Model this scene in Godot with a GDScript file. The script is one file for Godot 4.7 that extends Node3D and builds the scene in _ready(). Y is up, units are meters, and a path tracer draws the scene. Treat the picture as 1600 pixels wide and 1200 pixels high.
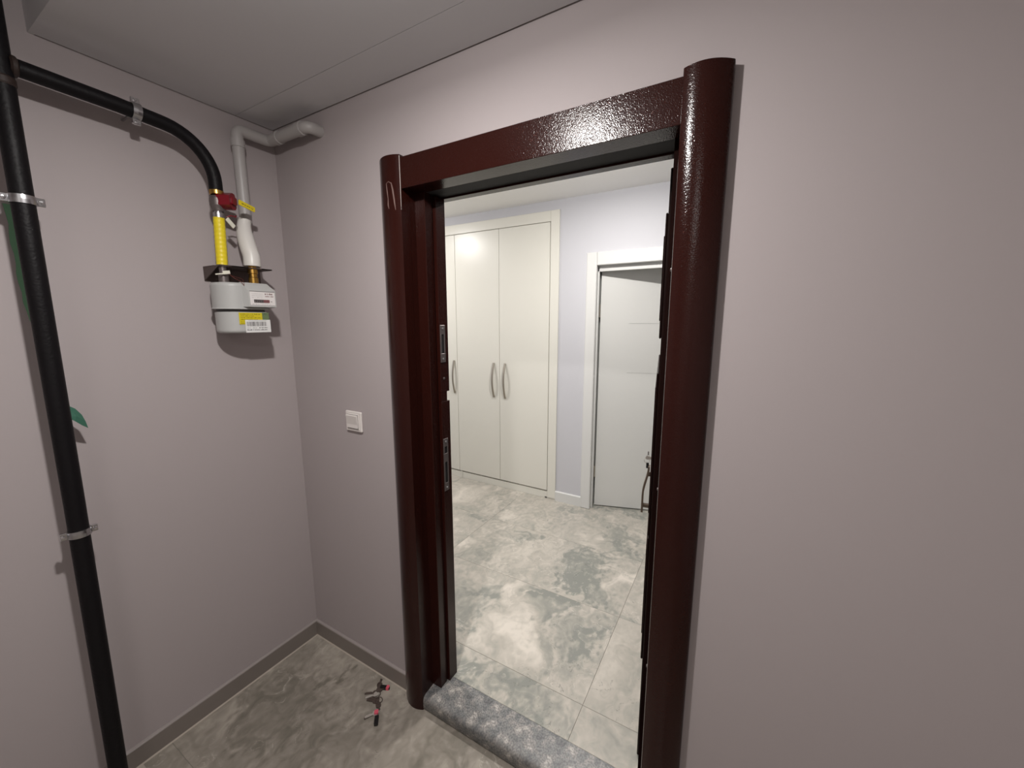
extends Node3D
# Stairwell corner with a gas riser and meter beside an open steel entrance door.
# x runs along the door wall from the corner, z comes out of it into the stairwell, y is up (metres).

const CEIL := 2.2425      # stairwell ceiling
const INF := 0.066        # apartment floor level
const INC := 2.357        # apartment ceiling
const BACK := -1.766      # apartment back wall
var used := {}
var rng := RandomNumberGenerator.new()

func _ready():
	rng.seed = 7
	setup_view()
	make_materials()
	build_shell()
	build_floor()
	build_ceilings()
	build_baseboards()
	build_sill()
	build_entrance_door()
	build_inner_door()
	build_wardrobe()
	build_lamps()
	build_riser()
	build_branch_pipe()
	build_vent_pipe()
	build_meter()
	build_valve()
	build_switch()
	build_keys()
	build_tape()

# ---------------------------------------------------------------- camera, light, exposure
const HALL_POWER := 1.75
const HALL_BULB := 0.27
const LANDING_FILL_POWER := 0.75
const INNER_POWER_A := 1.5
const INNER_POWER_B := 2.0
const LAMP_AT := Vector3(1.104, 2.19, 0.712)

func setup_view():
	var cam := Camera3D.new(); cam.name = "camera"
	cam.fov = rad_to_deg(2.0 * atan(600.0 / 614.81)); cam.near = 0.02; cam.far = 50.0
	add_child(cam)
	cam.position = Vector3(1.67295, 1.5, 0.9994)
	cam.rotation = Vector3(-0.160173, 0.524483, -0.001405)
	cam.current = true
	var e := Environment.new()
	e.background_mode = Environment.BG_COLOR; e.background_color = Color(0, 0, 0)
	e.ambient_light_source = Environment.AMBIENT_SOURCE_DISABLED
	e.tonemap_mode = Environment.TONE_MAPPER_LINEAR; e.tonemap_exposure = 1.0
	e.sdfgi_enabled = true; e.ssao_enabled = true; e.ssil_enabled = true
	var w := WorldEnvironment.new(); w.name = "world_environment"; w.environment = e
	add_child(w)

# ---------------------------------------------------------------- mesh building
class MB:
	var v := PackedVector3Array()
	var n := PackedVector3Array()
	var u := PackedVector2Array()
	func tri(a: Vector3, b: Vector3, c: Vector3, na: Vector3, nb: Vector3, nc: Vector3, ua := Vector2.ZERO, ub := Vector2.ZERO, uc := Vector2.ZERO):
		if (b - a).cross(c - a).dot(na + nb + nc) > 0.0:
			v.append_array([a, c, b]); n.append_array([na, nc, nb]); u.append_array([ua, uc, ub])
		else:
			v.append_array([a, b, c]); n.append_array([na, nb, nc]); u.append_array([ua, ub, uc])
	func flat(a, b, c, hint):
		var k: Vector3 = (b - a).cross(c - a)
		if k.length() < 1e-12: return
		k = k.normalized()
		if k.dot(hint) < 0.0: k = -k
		tri(a, b, c, k, k, k)
	func quad(a: Vector3, b: Vector3, c: Vector3, d: Vector3, hint: Vector3, uvs := []):
		var k: Vector3 = (c - a).cross(d - b).normalized()
		if k.dot(hint) < 0.0: k = -k
		if uvs.size() == 4:
			tri(a, b, c, k, k, k, uvs[0], uvs[1], uvs[2]); tri(a, c, d, k, k, k, uvs[0], uvs[2], uvs[3])
		else:
			tri(a, b, c, k, k, k); tri(a, c, d, k, k, k)
	func squad(a, b, c, d, na, nb, nc, nd):
		tri(a, b, c, na, nb, nc); tri(a, c, d, na, nc, nd)
	# box with chamfered edges, placed by a transform
	func box(lo: Vector3, hi: Vector3, ch := 0.0, t := Transform3D.IDENTITY):
		var c := (lo + hi) * 0.5
		var h := ((hi - lo) * 0.5).abs()
		ch = minf(ch, minf(h.x, minf(h.y, h.z)) * 0.9)
		for ax in 3:
			var b1 := (ax + 1) % 3
			var b2 := (ax + 2) % 3
			for s in [-1.0, 1.0]:
				var q := []
				for k in [[-1, -1], [1, -1], [1, 1], [-1, 1]]:
					var p := Vector3.ZERO
					p[ax] = s * h[ax]; p[b1] = k[0] * (h[b1] - ch); p[b2] = k[1] * (h[b2] - ch)
					q.append(t * (c + p))
				var nn := Vector3.ZERO
				nn[ax] = s
				quad(q[0], q[1], q[2], q[3], t.basis * nn)
		if ch <= 0.0: return
		for ax in 3:
			var b1 := (ax + 1) % 3
			var b2 := (ax + 2) % 3
			for s1 in [-1.0, 1.0]:
				for s2 in [-1.0, 1.0]:
					var q := []
					for e in [[0, -1], [0, 1], [1, 1], [1, -1]]:
						var p := Vector3.ZERO
						p[ax] = e[1] * (h[ax] - ch)
						p[b1] = s1 * (h[b1] - (ch if e[0] == 1 else 0.0))
						p[b2] = s2 * (h[b2] - (0.0 if e[0] == 1 else ch))
						q.append(t * (c + p))
					var nn := Vector3.ZERO
					nn[b1] = s1; nn[b2] = s2
					quad(q[0], q[1], q[2], q[3], t.basis * nn)
		for sx in [-1.0, 1.0]:
			for sy in [-1.0, 1.0]:
				for sz in [-1.0, 1.0]:
					var s := Vector3(sx, sy, sz)
					var a := Vector3(h.x, h.y - ch, h.z - ch) * s
					var b := Vector3(h.x - ch, h.y, h.z - ch) * s
					var d := Vector3(h.x - ch, h.y - ch, h.z) * s
					flat(t * (c + a), t * (c + b), t * (c + d), t.basis * s)
	# round bar along points; radii one number or one per point
	func tube(pts: Array, r, seg := 16, caps := true):
		var rings := []
		var dirs := []
		for i in pts.size():
			var d: Vector3
			if i == 0: d = pts[1] - pts[0]
			elif i == pts.size() - 1: d = pts[i] - pts[i - 1]
			else: d = (pts[i] - pts[i - 1]).normalized() + (pts[i + 1] - pts[i]).normalized()
			dirs.append(d.normalized())
		var up := Vector3.UP if absf(dirs[0].y) < 0.9 else Vector3.RIGHT
		var x: Vector3 = dirs[0].cross(up).normalized()
		for i in pts.size():
			x = (x - dirs[i] * x.dot(dirs[i])).normalized()
			var y: Vector3 = dirs[i].cross(x)
			var rr: float = r[i] if r is Array else r
			var ring := []
			for k in seg:
				var a := TAU * k / seg
				var nn: Vector3 = x * cos(a) + y * sin(a)
				ring.append([pts[i] + nn * rr, nn])
			rings.append(ring)
		for i in pts.size() - 1:
			for k in seg:
				var k2 := (k + 1) % seg
				var A = rings[i][k]; var B = rings[i][k2]; var C = rings[i + 1][k2]; var D = rings[i + 1][k]
				squad(A[0], B[0], C[0], D[0], A[1], B[1], C[1], D[1])
		if caps:
			for e in [[0, -1.0], [pts.size() - 1, 1.0]]:
				for k in seg:
					flat(pts[e[0]], rings[e[0]][k][0], rings[e[0]][(k + 1) % seg][0], dirs[e[0]] * e[1])
	# flat polygon in a plane (o + x*ax + y*ay) swept along dirv
	func prism(poly: PackedVector2Array, o: Vector3, ax: Vector3, ay: Vector3, dirv: Vector3, smooth := false, ends := true):
		var idx := Geometry2D.triangulate_polygon(poly)
		var at := func(p: Vector2) -> Vector3: return o + ax * p.x + ay * p.y
		if ends:
			for i in range(0, idx.size(), 3):
				var a: Vector3 = at.call(poly[idx[i]]); var b: Vector3 = at.call(poly[idx[i + 1]]); var c: Vector3 = at.call(poly[idx[i + 2]])
				flat(a, b, c, -dirv); flat(a + dirv, b + dirv, c + dirv, dirv)
		var m := poly.size()
		var area := 0.0
		for i in m: area += poly[i].cross(poly[(i + 1) % m])
		var sg := 1.0 if area > 0.0 else -1.0
		var en := []
		for i in m:
			var d := (poly[(i + 1) % m] - poly[i]).normalized()
			en.append(Vector2(d.y, -d.x) * sg)
		for i in m:
			var j := (i + 1) % m
			var n1: Vector2 = en[i]; var n2: Vector2 = en[i]
			if smooth:
				var pn: Vector2 = en[(i - 1 + m) % m]; var nx: Vector2 = en[j]
				if pn.dot(en[i]) > 0.8: n1 = (pn + en[i]).normalized()
				if nx.dot(en[i]) > 0.8: n2 = (nx + en[i]).normalized()
			var N1 := (ax * n1.x + ay * n1.y).normalized(); var N2 := (ax * n2.x + ay * n2.y).normalized()
			var a: Vector3 = at.call(poly[i]); var b: Vector3 = at.call(poly[j])
			squad(a, b, b + dirv, a + dirv, N1, N2, N2, N1)
	# profile of (radius, height) turned about axis
	func lathe(prof: Array, o: Vector3, axis: Vector3, seg := 24):
		axis = axis.normalized()
		var x := axis.cross(Vector3.UP if absf(axis.y) < 0.9 else Vector3.RIGHT).normalized()
		var y := axis.cross(x)
		for i in prof.size() - 1:
			var p: Vector2 = prof[i]; var q: Vector2 = prof[i + 1]
			var d := (q - p).normalized()
			for k in seg:
				var a0 := TAU * k / seg; var a1 := TAU * (k + 1) / seg
				var r0 := x * cos(a0) + y * sin(a0); var r1 := x * cos(a1) + y * sin(a1)
				var n0 := (r0 * d.y - axis * d.x).normalized(); var n1 := (r1 * d.y - axis * d.x).normalized()
				var A := o + r0 * p.x + axis * p.y; var B := o + r1 * p.x + axis * p.y
				var C := o + r1 * q.x + axis * q.y; var D := o + r0 * q.x + axis * q.y
				if p.x > 1e-6: tri(A, B, C, n0, n1, n1)
				if q.x > 1e-6: tri(A, C, D, n0, n1, n0)
	func ball(c: Vector3, r: float, sc := Vector3.ONE):
		for i in 10:
			for k in 18:
				var q := []
				for e in [[0, 0], [0, 1], [1, 1], [1, 0]]:
					var th: float = PI * (i + e[0]) / 10.0; var ph: float = TAU * (k + e[1]) / 18.0
					q.append(Vector3(sin(th) * cos(ph), cos(th), sin(th) * sin(ph)))
				var nn := []
				for p in q: nn.append((p / sc).normalized())
				squad(c + q[0] * sc * r, c + q[1] * sc * r, c + q[2] * sc * r, c + q[3] * sc * r, nn[0], nn[1], nn[2], nn[3])
	func torus(c: Vector3, axis: Vector3, R: float, r: float, seg := 28, from := 0.0, to := TAU):
		axis = axis.normalized()
		var x := axis.cross(Vector3.UP if absf(axis.y) < 0.9 else Vector3.RIGHT).normalized()
		var y := axis.cross(x)
		var pts := []
		for i in seg + 1:
			var a := lerpf(from, to, float(i) / seg)
			pts.append(c + (x * cos(a) + y * sin(a)) * R)
		tube(pts, r, 10, to - from < TAU - 0.01)
	func done() -> ArrayMesh:
		var arr := []
		arr.resize(Mesh.ARRAY_MAX)
		arr[Mesh.ARRAY_VERTEX] = v; arr[Mesh.ARRAY_NORMAL] = n; arr[Mesh.ARRAY_TEX_UV] = u
		var am := ArrayMesh.new()
		am.add_surface_from_arrays(Mesh.PRIMITIVE_TRIANGLES, arr)
		return am

func rounded(w0: float, w1: float, h0: float, h1: float, rad: Array, seg := 8) -> PackedVector2Array:
	# corners in order (w0,h0) (w1,h0) (w1,h1) (w0,h1), each with its own radius
	var out := PackedVector2Array()
	var cs := [Vector2(w0, h0), Vector2(w1, h0), Vector2(w1, h1), Vector2(w0, h1)]
	var sx := [1.0, -1.0, -1.0, 1.0]
	var sy := [1.0, 1.0, -1.0, -1.0]
	for i in 4:
		var r: float = rad[i]
		var c: Vector2 = cs[i] + Vector2(sx[i], sy[i]) * r
		for k in seg + 1:
			var a := PI + i * PI / 2.0 + PI / 2.0 * k / seg
			out.append(c + Vector2(cos(a), sin(a)) * r)
	return out

func arc(c: Vector3, x: Vector3, y: Vector3, r: float, a0: float, a1: float, n := 10) -> Array:
	var o := []
	for i in n + 1:
		var a := deg_to_rad(lerpf(a0, a1, float(i) / n))
		o.append(c + x * cos(a) * r + y * sin(a) * r)
	return o

func numbered(called: String) -> String:
	if not used.has(called):
		used[called] = 0
		return called
	used[called] += 1
	return "%s_%03d" % [called, used[called]]

func put(called: String, m: MB, mat: Material, parent: Node = null) -> MeshInstance3D:
	var o := MeshInstance3D.new()
	o.mesh = m.done(); o.material_override = mat
	o.cast_shadow = GeometryInstance3D.SHADOW_CASTING_SETTING_ON
	if parent == null:
		o.name = numbered(called); add_child(o)
	else:
		o.name = called; parent.add_child(o, true)
	return o

func thing(called: String, label: String, category: String, group := "") -> Node3D:
	var o := Node3D.new(); o.name = numbered(called); add_child(o)
	tag(o, label, category, group)
	return o

func tag(o: Node, label: String, category: String, group := ""):
	o.set_meta("label", label); o.set_meta("category", category)
	if group != "": o.set_meta("group", group)

func structure(o: Node, label: String, category: String):
	tag(o, label, category); o.set_meta("kind", "structure")

# ---------------------------------------------------------------- materials
var M := {}

func mat(col: Color, rough := 0.5, metal := 0.0) -> StandardMaterial3D:
	var m := StandardMaterial3D.new()
	m.albedo_color = col; m.roughness = rough; m.metallic = metal
	return m

func noise(freq: float, seedv: int, octaves := 3) -> FastNoiseLite:
	var n := FastNoiseLite.new()
	n.seed = seedv; n.frequency = freq; n.noise_type = FastNoiseLite.TYPE_SIMPLEX_SMOOTH
	n.fractal_type = FastNoiseLite.FRACTAL_FBM; n.fractal_octaves = octaves
	return n

# wrapping random relief: white noise blurred over a few pixels, as a normal map
var relief := {}
func relief_map(radius: int, strength: float) -> ImageTexture:
	var key := "%d %f" % [radius, strength]
	if relief.has(key): return relief[key]
	var n := 256
	var r := RandomNumberGenerator.new(); r.seed = 11 + radius
	var a := PackedFloat32Array(); a.resize(n * n)
	for i in n * n: a[i] = r.randf() - 0.5
	for pass_no in 2:
		for dirn in 2:
			var b := PackedFloat32Array(); b.resize(n * n)
			for j in n:
				for i in n:
					var s := 0.0
					for k in range(-radius, radius + 1):
						s += a[j * n + posmod(i + k, n)] if dirn == 0 else a[posmod(j + k, n) * n + i]
					b[j * n + i] = s
			a = b
	var lo := 1e9; var hi := -1e9
	for q in a: lo = minf(lo, q); hi = maxf(hi, q)
	var img := Image.create(n, n, false, Image.FORMAT_RGBA8)
	for j in n:
		for i in n:
			var g := (a[j * n + i] - lo) / (hi - lo)
			img.set_pixel(i, j, Color(g, g, g))
	img.bump_map_to_normal_map(strength)
	relief[key] = ImageTexture.create_from_image(img)
	return relief[key]

func bumps(m: StandardMaterial3D, tile: float, radius: int, scale: float, strength := 6.0, world := true):
	var t := relief_map(radius, strength)
	m.normal_enabled = true; m.normal_texture = t; m.normal_scale = scale
	m.uv1_triplanar = true; m.uv1_world_triplanar = world; m.uv1_scale = Vector3.ONE / tile

func make_materials():
	M.wall = mat(Color8(169, 160, 160), 0.75)
	M.landing_wall = mat(Color8(190, 184, 182), 0.75)
	M.inner_wall = mat(Color8(194, 194, 198), 0.6)
	M.ceiling = mat(Color8(204, 203, 205), 0.85)
	M.white_ceiling = mat(Color8(246, 245, 242), 0.85)
	M.dark_gap = mat(Color8(60, 57, 56), 0.9)
	M.grout = mat(Color8(126, 122, 114), 0.9)
	M.caulk = mat(Color8(172, 162, 150), 0.8)
	M.skirt = mat(Color8(126, 118, 112), 0.4)
	M.skirt_lit_top = mat(Color8(150, 142, 139), 0.7)  # same skirting, top edge painted paler to stand for light falling on it
	M.door_paint = mat(Color8(41, 16, 12), 0.17); M.door_paint.metallic_specular = 0.36; bumps(M.door_paint, 0.13, 1, 0.14)
	M.door_dark = mat(Color8(26, 12, 10), 0.35); M.door_dark.metallic_specular = 0.25
	M.matte_dark = mat(Color8(24, 12, 10), 0.8); M.matte_dark.metallic_specular = 0.1
	M.seal = mat(Color8(18, 16, 16), 0.7)
	M.chip = mat(Color8(206, 196, 190), 0.5)
	M.scratch = mat(Color8(98, 74, 68), 0.6)
	M.cream = mat(Color8(218, 216, 206), 0.32)
	M.white_paint = mat(Color8(210, 210, 207), 0.35)
	M.white_leaf = mat(Color8(212, 212, 208), 0.3)
	M.groove = mat(Color8(196, 197, 194), 0.5)
	M.nickel = mat(Color8(176, 168, 156), 0.32, 0.9)
	M.antique = mat(Color8(128, 114, 102), 0.4, 0.8)
	M.steel = mat(Color8(190, 190, 192), 0.28, 1.0)
	M.dull_steel = mat(Color8(116, 108, 106), 0.45, 0.7)
	M.chrome = mat(Color8(224, 224, 226), 0.12, 1.0)
	M.brass = mat(Color8(190, 150, 78), 0.3, 1.0)
	M.pipe_black = mat(Color8(17, 15, 17), 0.5); M.pipe_black.metallic_specular = 0.3; bumps(M.pipe_black, 0.2, 2, 0.15)
	M.rust = mat(Color8(40, 27, 22), 0.6)
	M.pipe_grey = mat(Color8(168, 164, 162), 0.42)
	M.pipe_white = mat(Color8(214, 211, 206), 0.36)
	M.meter = mat(Color8(176, 176, 174), 0.42)
	M.meter_dark = mat(Color8(72, 70, 70), 0.6)
	M.counter = mat(Color8(180, 180, 178), 0.4)
	M.bracket = mat(Color8(92, 80, 76), 0.5, 0.5)
	M.red = mat(Color8(116, 14, 28), 0.35)
	M.hose = mat(Color8(226, 204, 34), 0.45)
	M.tag_white = mat(Color8(222, 220, 204), 0.5)
	M.wire = mat(Color8(120, 62, 54), 0.4, 0.6)
	M.switch = mat(Color8(214, 208, 204), 0.35)
	M.black_plastic = mat(Color8(20, 19, 20), 0.35)
	M.pink = mat(Color8(216, 92, 110), 0.4)
	M.key_metal = mat(Color8(196, 190, 182), 0.3, 0.45)
	M.key_dark = mat(Color8(92, 80, 74), 0.4, 0.4)
	M.bulb = mat(Color8(255, 248, 235), 0.5)
	M.bulb.emission_enabled = true; M.bulb.emission = Color8(255, 251, 248); M.bulb.emission_energy_multiplier = 2.0
	M.lamp_base = mat(Color8(230, 230, 228), 0.4)
	M.green = mat(Color8(112, 160, 126), 0.6)
	M.teal = mat(Color8(58, 106, 88), 0.55)
	# granite
	var t := NoiseTexture2D.new(); t.width = 512; t.height = 512; t.seamless = true
	t.noise = noise(0.009, 21, 7); t.noise.fractal_gain = 0.62
	var g := Gradient.new()
	g.offsets = PackedFloat32Array([0.0, 0.26, 0.42, 0.54, 0.68, 0.80, 1.0])
	g.colors = PackedColorArray([Color8(84, 85, 86), Color8(104, 105, 106), Color8(120, 121, 121), Color8(132, 131, 129), Color8(150, 146, 142), Color8(182, 178, 172), Color8(196, 190, 182)])
	t.color_ramp = g
	M.granite = mat(Color.WHITE, 0.42); M.granite.albedo_texture = t
	M.granite.uv1_triplanar = true; M.granite.uv1_world_triplanar = true; M.granite.uv1_scale = Vector3.ONE / 0.30
	var t2 := NoiseTexture2D.new(); t2.width = 512; t2.height = 512; t2.seamless = true
	t2.noise = noise(0.07, 33, 4)
	var g2 := Gradient.new()
	g2.offsets = PackedFloat32Array([0.0, 0.38, 0.5, 0.62, 0.72, 1.0])
	g2.colors = PackedColorArray([Color(0.62, 0.62, 0.63), Color(0.82, 0.82, 0.82), Color(0.93, 0.93, 0.92), Color(1, 0.99, 0.98), Color(1, 1, 1), Color(1, 1, 1)])
	t2.color_ramp = g2
	M.granite.detail_enabled = true; M.granite.detail_blend_mode = BaseMaterial3D.BLEND_MODE_MUL; M.granite.detail_albedo = t2
	M.granite.detail_uv_layer = BaseMaterial3D.DETAIL_UV_1

func sstep(a: float, b: float, x: float) -> float:
	var t := clampf((x - a) / (b - a), 0.0, 1.0)
	return t * t * (3.0 - 2.0 * t)

# marble print of a floor: feats = [x, z, rx, rz, turn, kind] (kind > 0 cream, < 0 grey green)
func marble(x0: float, z0: float, w: float, d: float, px: int, py: int, feats: Array, joints_x: Array, joints_z: Array, sd: int, tone: Array) -> ImageTexture:
	var warp := noise(3.2, sd, 4)
	var warp2 := noise(3.2, sd + 11, 4)
	var cloud := noise(2.2, sd + 1, 5)
	var fine := noise(26.0, sd + 2, 4)
	var vein := noise(2.6, sd + 3, 4)
	var midn := noise(6.5, sd + 6, 5)
	var patch := noise(1.5, sd + 4, 3)
	var base: Color = tone[0]; var light: Color = tone[1]; var dark: Color = tone[2]
	var img := Image.create(px, py, false, Image.FORMAT_RGB8)
	for j in py:
		var z := z0 + d * (j + 0.5) / py
		var tj := 0
		for q in joints_z:
			if z > q: tj += 1
		for i in px:
			var x := x0 + w * (i + 0.5) / px
			var ti := 0
			for q in joints_x:
				if x > q: ti += 1
			var ox := x + ti * 7.3 + tj * 3.1
			var oz := z + tj * 5.7 + ti * 2.3
			var wx := warp.get_noise_2d(ox, oz); var wz := warp2.get_noise_2d(ox, oz)
			var fn := fine.get_noise_2d(ox, oz * 0.6)
			var c := cloud.get_noise_2d(ox * 1.5 + wx * 0.35, oz * 0.9 + wz * 0.35)
			var md := midn.get_noise_2d(ox * 1.2 + wx * 0.35, oz * 0.75 + wz * 0.35)
			var k := c * 0.6 + md * 0.5 + fn * 0.3
			for f in feats:
				if f[6] != ti + tj * 10: continue
				var dx: float = x + wx * 0.10 + fn * 0.025 - f[0]; var dz: float = z + wz * 0.10 + fn * 0.025 - f[1]
				var ca := cos(f[4]); var sa := sin(f[4])
				var ex: float = (dx * ca + dz * sa) / f[2]; var ez: float = (-dx * sa + dz * ca) / f[3]
				var r := ex * ex + ez * ez
				if r < 2.2: k += f[5] * 0.72 * (1.0 - sstep(0.25, 1.7, r + fn * 0.7 + md * 0.9))
			var col := base.lerp(light, clampf(k, 0.0, 1.0)) if k > 0.0 else base.lerp(dark, clampf(-k, 0.0, 1.0))
			var vn := absf(vein.get_noise_2d(ox * 1.3 + wx * 0.3, oz + wz * 0.3))
			if patch.get_noise_2d(ox, oz) > 0.05:
				col = col.lerp(light.lightened(0.15), 0.55 * (1.0 - sstep(0.0, 0.016, vn)))
			var v2 := absf(vein.get_noise_2d(oz * 1.5 + 40.0 + wz * 0.4, ox * 1.1 + wx * 0.4))
			if patch.get_noise_2d(oz + 20.0, ox) > 0.12:
				col = col.lerp(dark.darkened(0.35), 0.5 * (1.0 - sstep(0.0, 0.010, v2)))
			img.set_pixel(i, j, col)
	img.generate_mipmaps()
	return ImageTexture.create_from_image(img)

# ---------------------------------------------------------------- shell
const OX0 := 0.66
const OX1 := 1.60
const OTOP := 1.96
const WT := 0.125    # thickness of the door wall

func build_shell():
	var m := MB.new()
	m.box(Vector3(-0.2, -0.1, -WT), Vector3(OX0, 2.62, 0))
	m.box(Vector3(OX1, -0.1, -WT), Vector3(2.9, 2.62, 0))
	m.box(Vector3(OX0, OTOP, -WT), Vector3(OX1, 2.62, 0))
	structure(put("wall_back", m, M.wall), "mauve grey painted stairwell wall around the brown entrance door", "wall")
	m = MB.new(); m.box(Vector3(-0.2, -0.1, 0), Vector3(0, 2.62, 2.6))
	structure(put("wall_left", m, M.wall), "mauve grey painted side wall carrying the gas pipes and meter", "wall")
	m = MB.new(); m.box(Vector3(2.7, -0.1, 0), Vector3(2.9, 2.62, 2.6))
	structure(put("wall_right", m, M.landing_wall), "off-white stairwell wall at the far right end", "wall")
	m = MB.new(); m.box(Vector3(-0.2, -0.1, 2.6), Vector3(2.9, 2.62, 2.8))
	structure(put("wall_front", m, M.landing_wall), "off-white stairwell wall behind the viewer", "wall")
	m = MB.new(); m.box(Vector3(-2.2, -0.1, BACK - 0.15), Vector3(-0.987, 2.6, BACK))
	structure(put("wall_hallway_back_left", m, M.inner_wall), "pale lilac grey hallway wall left of the cream wardrobe", "wall")
	m = MB.new(); m.box(Vector3(-0.985, 2.289, BACK - 0.15), Vector3(0.4775, 2.6, BACK))
	structure(put("wall_hallway_lintel", m, M.inner_wall), "strip of lilac grey wall between the cream wardrobe and the white ceiling", "wall")
	m = MB.new(); m.box(Vector3(0.4775, -0.1, BACK - 0.15), Vector3(0.70, 2.6, BACK))
	m.box(Vector3(0.70, 1.945, BACK - 0.15), Vector3(1.655, 2.6, BACK))
	m.box(Vector3(1.655, -0.1, BACK - 0.15), Vector3(3.0, 2.6, BACK))
	structure(put("wall_hallway_back", m, M.inner_wall), "pale lilac grey hallway wall between the wardrobe and white door", "wall")
	m = MB.new(); m.box(Vector3(-2.4, -0.1, -2.9), Vector3(-2.2, 2.6, -WT))
	structure(put("wall_hallway_left", m, M.inner_wall), "pale grey hallway end wall out of sight past the wardrobe", "wall")
	m = MB.new(); m.box(Vector3(3.0, -0.1, -2.9), Vector3(3.2, 2.6, -WT))
	structure(put("wall_hallway_right", m, M.inner_wall), "pale grey hallway end wall out of sight past the white door", "wall")
	m = MB.new(); m.box(Vector3(-2.2, -0.1, -2.9), Vector3(3.0, 2.6, -2.75))
	structure(put("wall_bedroom", m, M.inner_wall), "pale grey wall of the room behind the ajar white door", "wall")
	m = MB.new(); m.box(Vector3(-2.2, -0.1, -WT - 0.02), Vector3(OX0 + 0.005, 2.6, -WT)); m.box(Vector3(OX1 - 0.005, -0.1, -WT - 0.02), Vector3(3.0, 2.6, -WT)); m.box(Vector3(OX0, OTOP, -WT - 0.02), Vector3(OX1, 2.6, -WT))
	structure(put("wall_hallway_front", m, M.inner_wall), "pale grey inner face of the entrance wall", "wall")

# ---------------------------------------------------------------- floors
func tile_piece(parent: Node, xa: float, xb: float, za: float, zb: float, y: float, material: Material, x0: float, z0: float, w: float, d: float):
	var g := 0.0006
	var lo := Vector3(xa + g, y - 0.008, za + g); var hi := Vector3(xb - g, y, zb - g)
	var m := MB.new()
	var c := 0.0008
	var a := Vector3(lo.x + c, hi.y, lo.z + c); var b := Vector3(hi.x - c, hi.y, lo.z + c)
	var e := Vector3(hi.x - c, hi.y, hi.z - c); var f := Vector3(lo.x + c, hi.y, hi.z - c)
	var uvf := func(p: Vector3) -> Vector2: return Vector2((p.x - x0) / w, (p.z - z0) / d)
	m.quad(a, b, e, f, Vector3.UP, [uvf.call(a), uvf.call(b), uvf.call(e), uvf.call(f)])
	var ring := [Vector3(lo.x, hi.y - c, lo.z), Vector3(hi.x, hi.y - c, lo.z), Vector3(hi.x, hi.y - c, hi.z), Vector3(lo.x, hi.y - c, hi.z)]
	var top := [a, b, e, f]
	var mid := (lo + hi) * 0.5
	for k in 4:
		var k2 := (k + 1) % 4
		var o: Vector3 = (ring[k] + ring[k2]) * 0.5 - mid
		o.y = 0.0
		m.quad(top[k], top[k2], ring[k2], ring[k], o.normalized() + Vector3.UP, [uvf.call(top[k]), uvf.call(top[k2]), uvf.call(ring[k2]), uvf.call(ring[k])])
		var l1: Vector3 = ring[k]; var l2: Vector3 = ring[k2]
		l1.y = lo.y; l2.y = lo.y
		m.quad(ring[k], ring[k2], l2, l1, o, [uvf.call(ring[k]), uvf.call(ring[k2]), uvf.call(l2), uvf.call(l1)])
	put("tile", m, material, parent)

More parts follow.
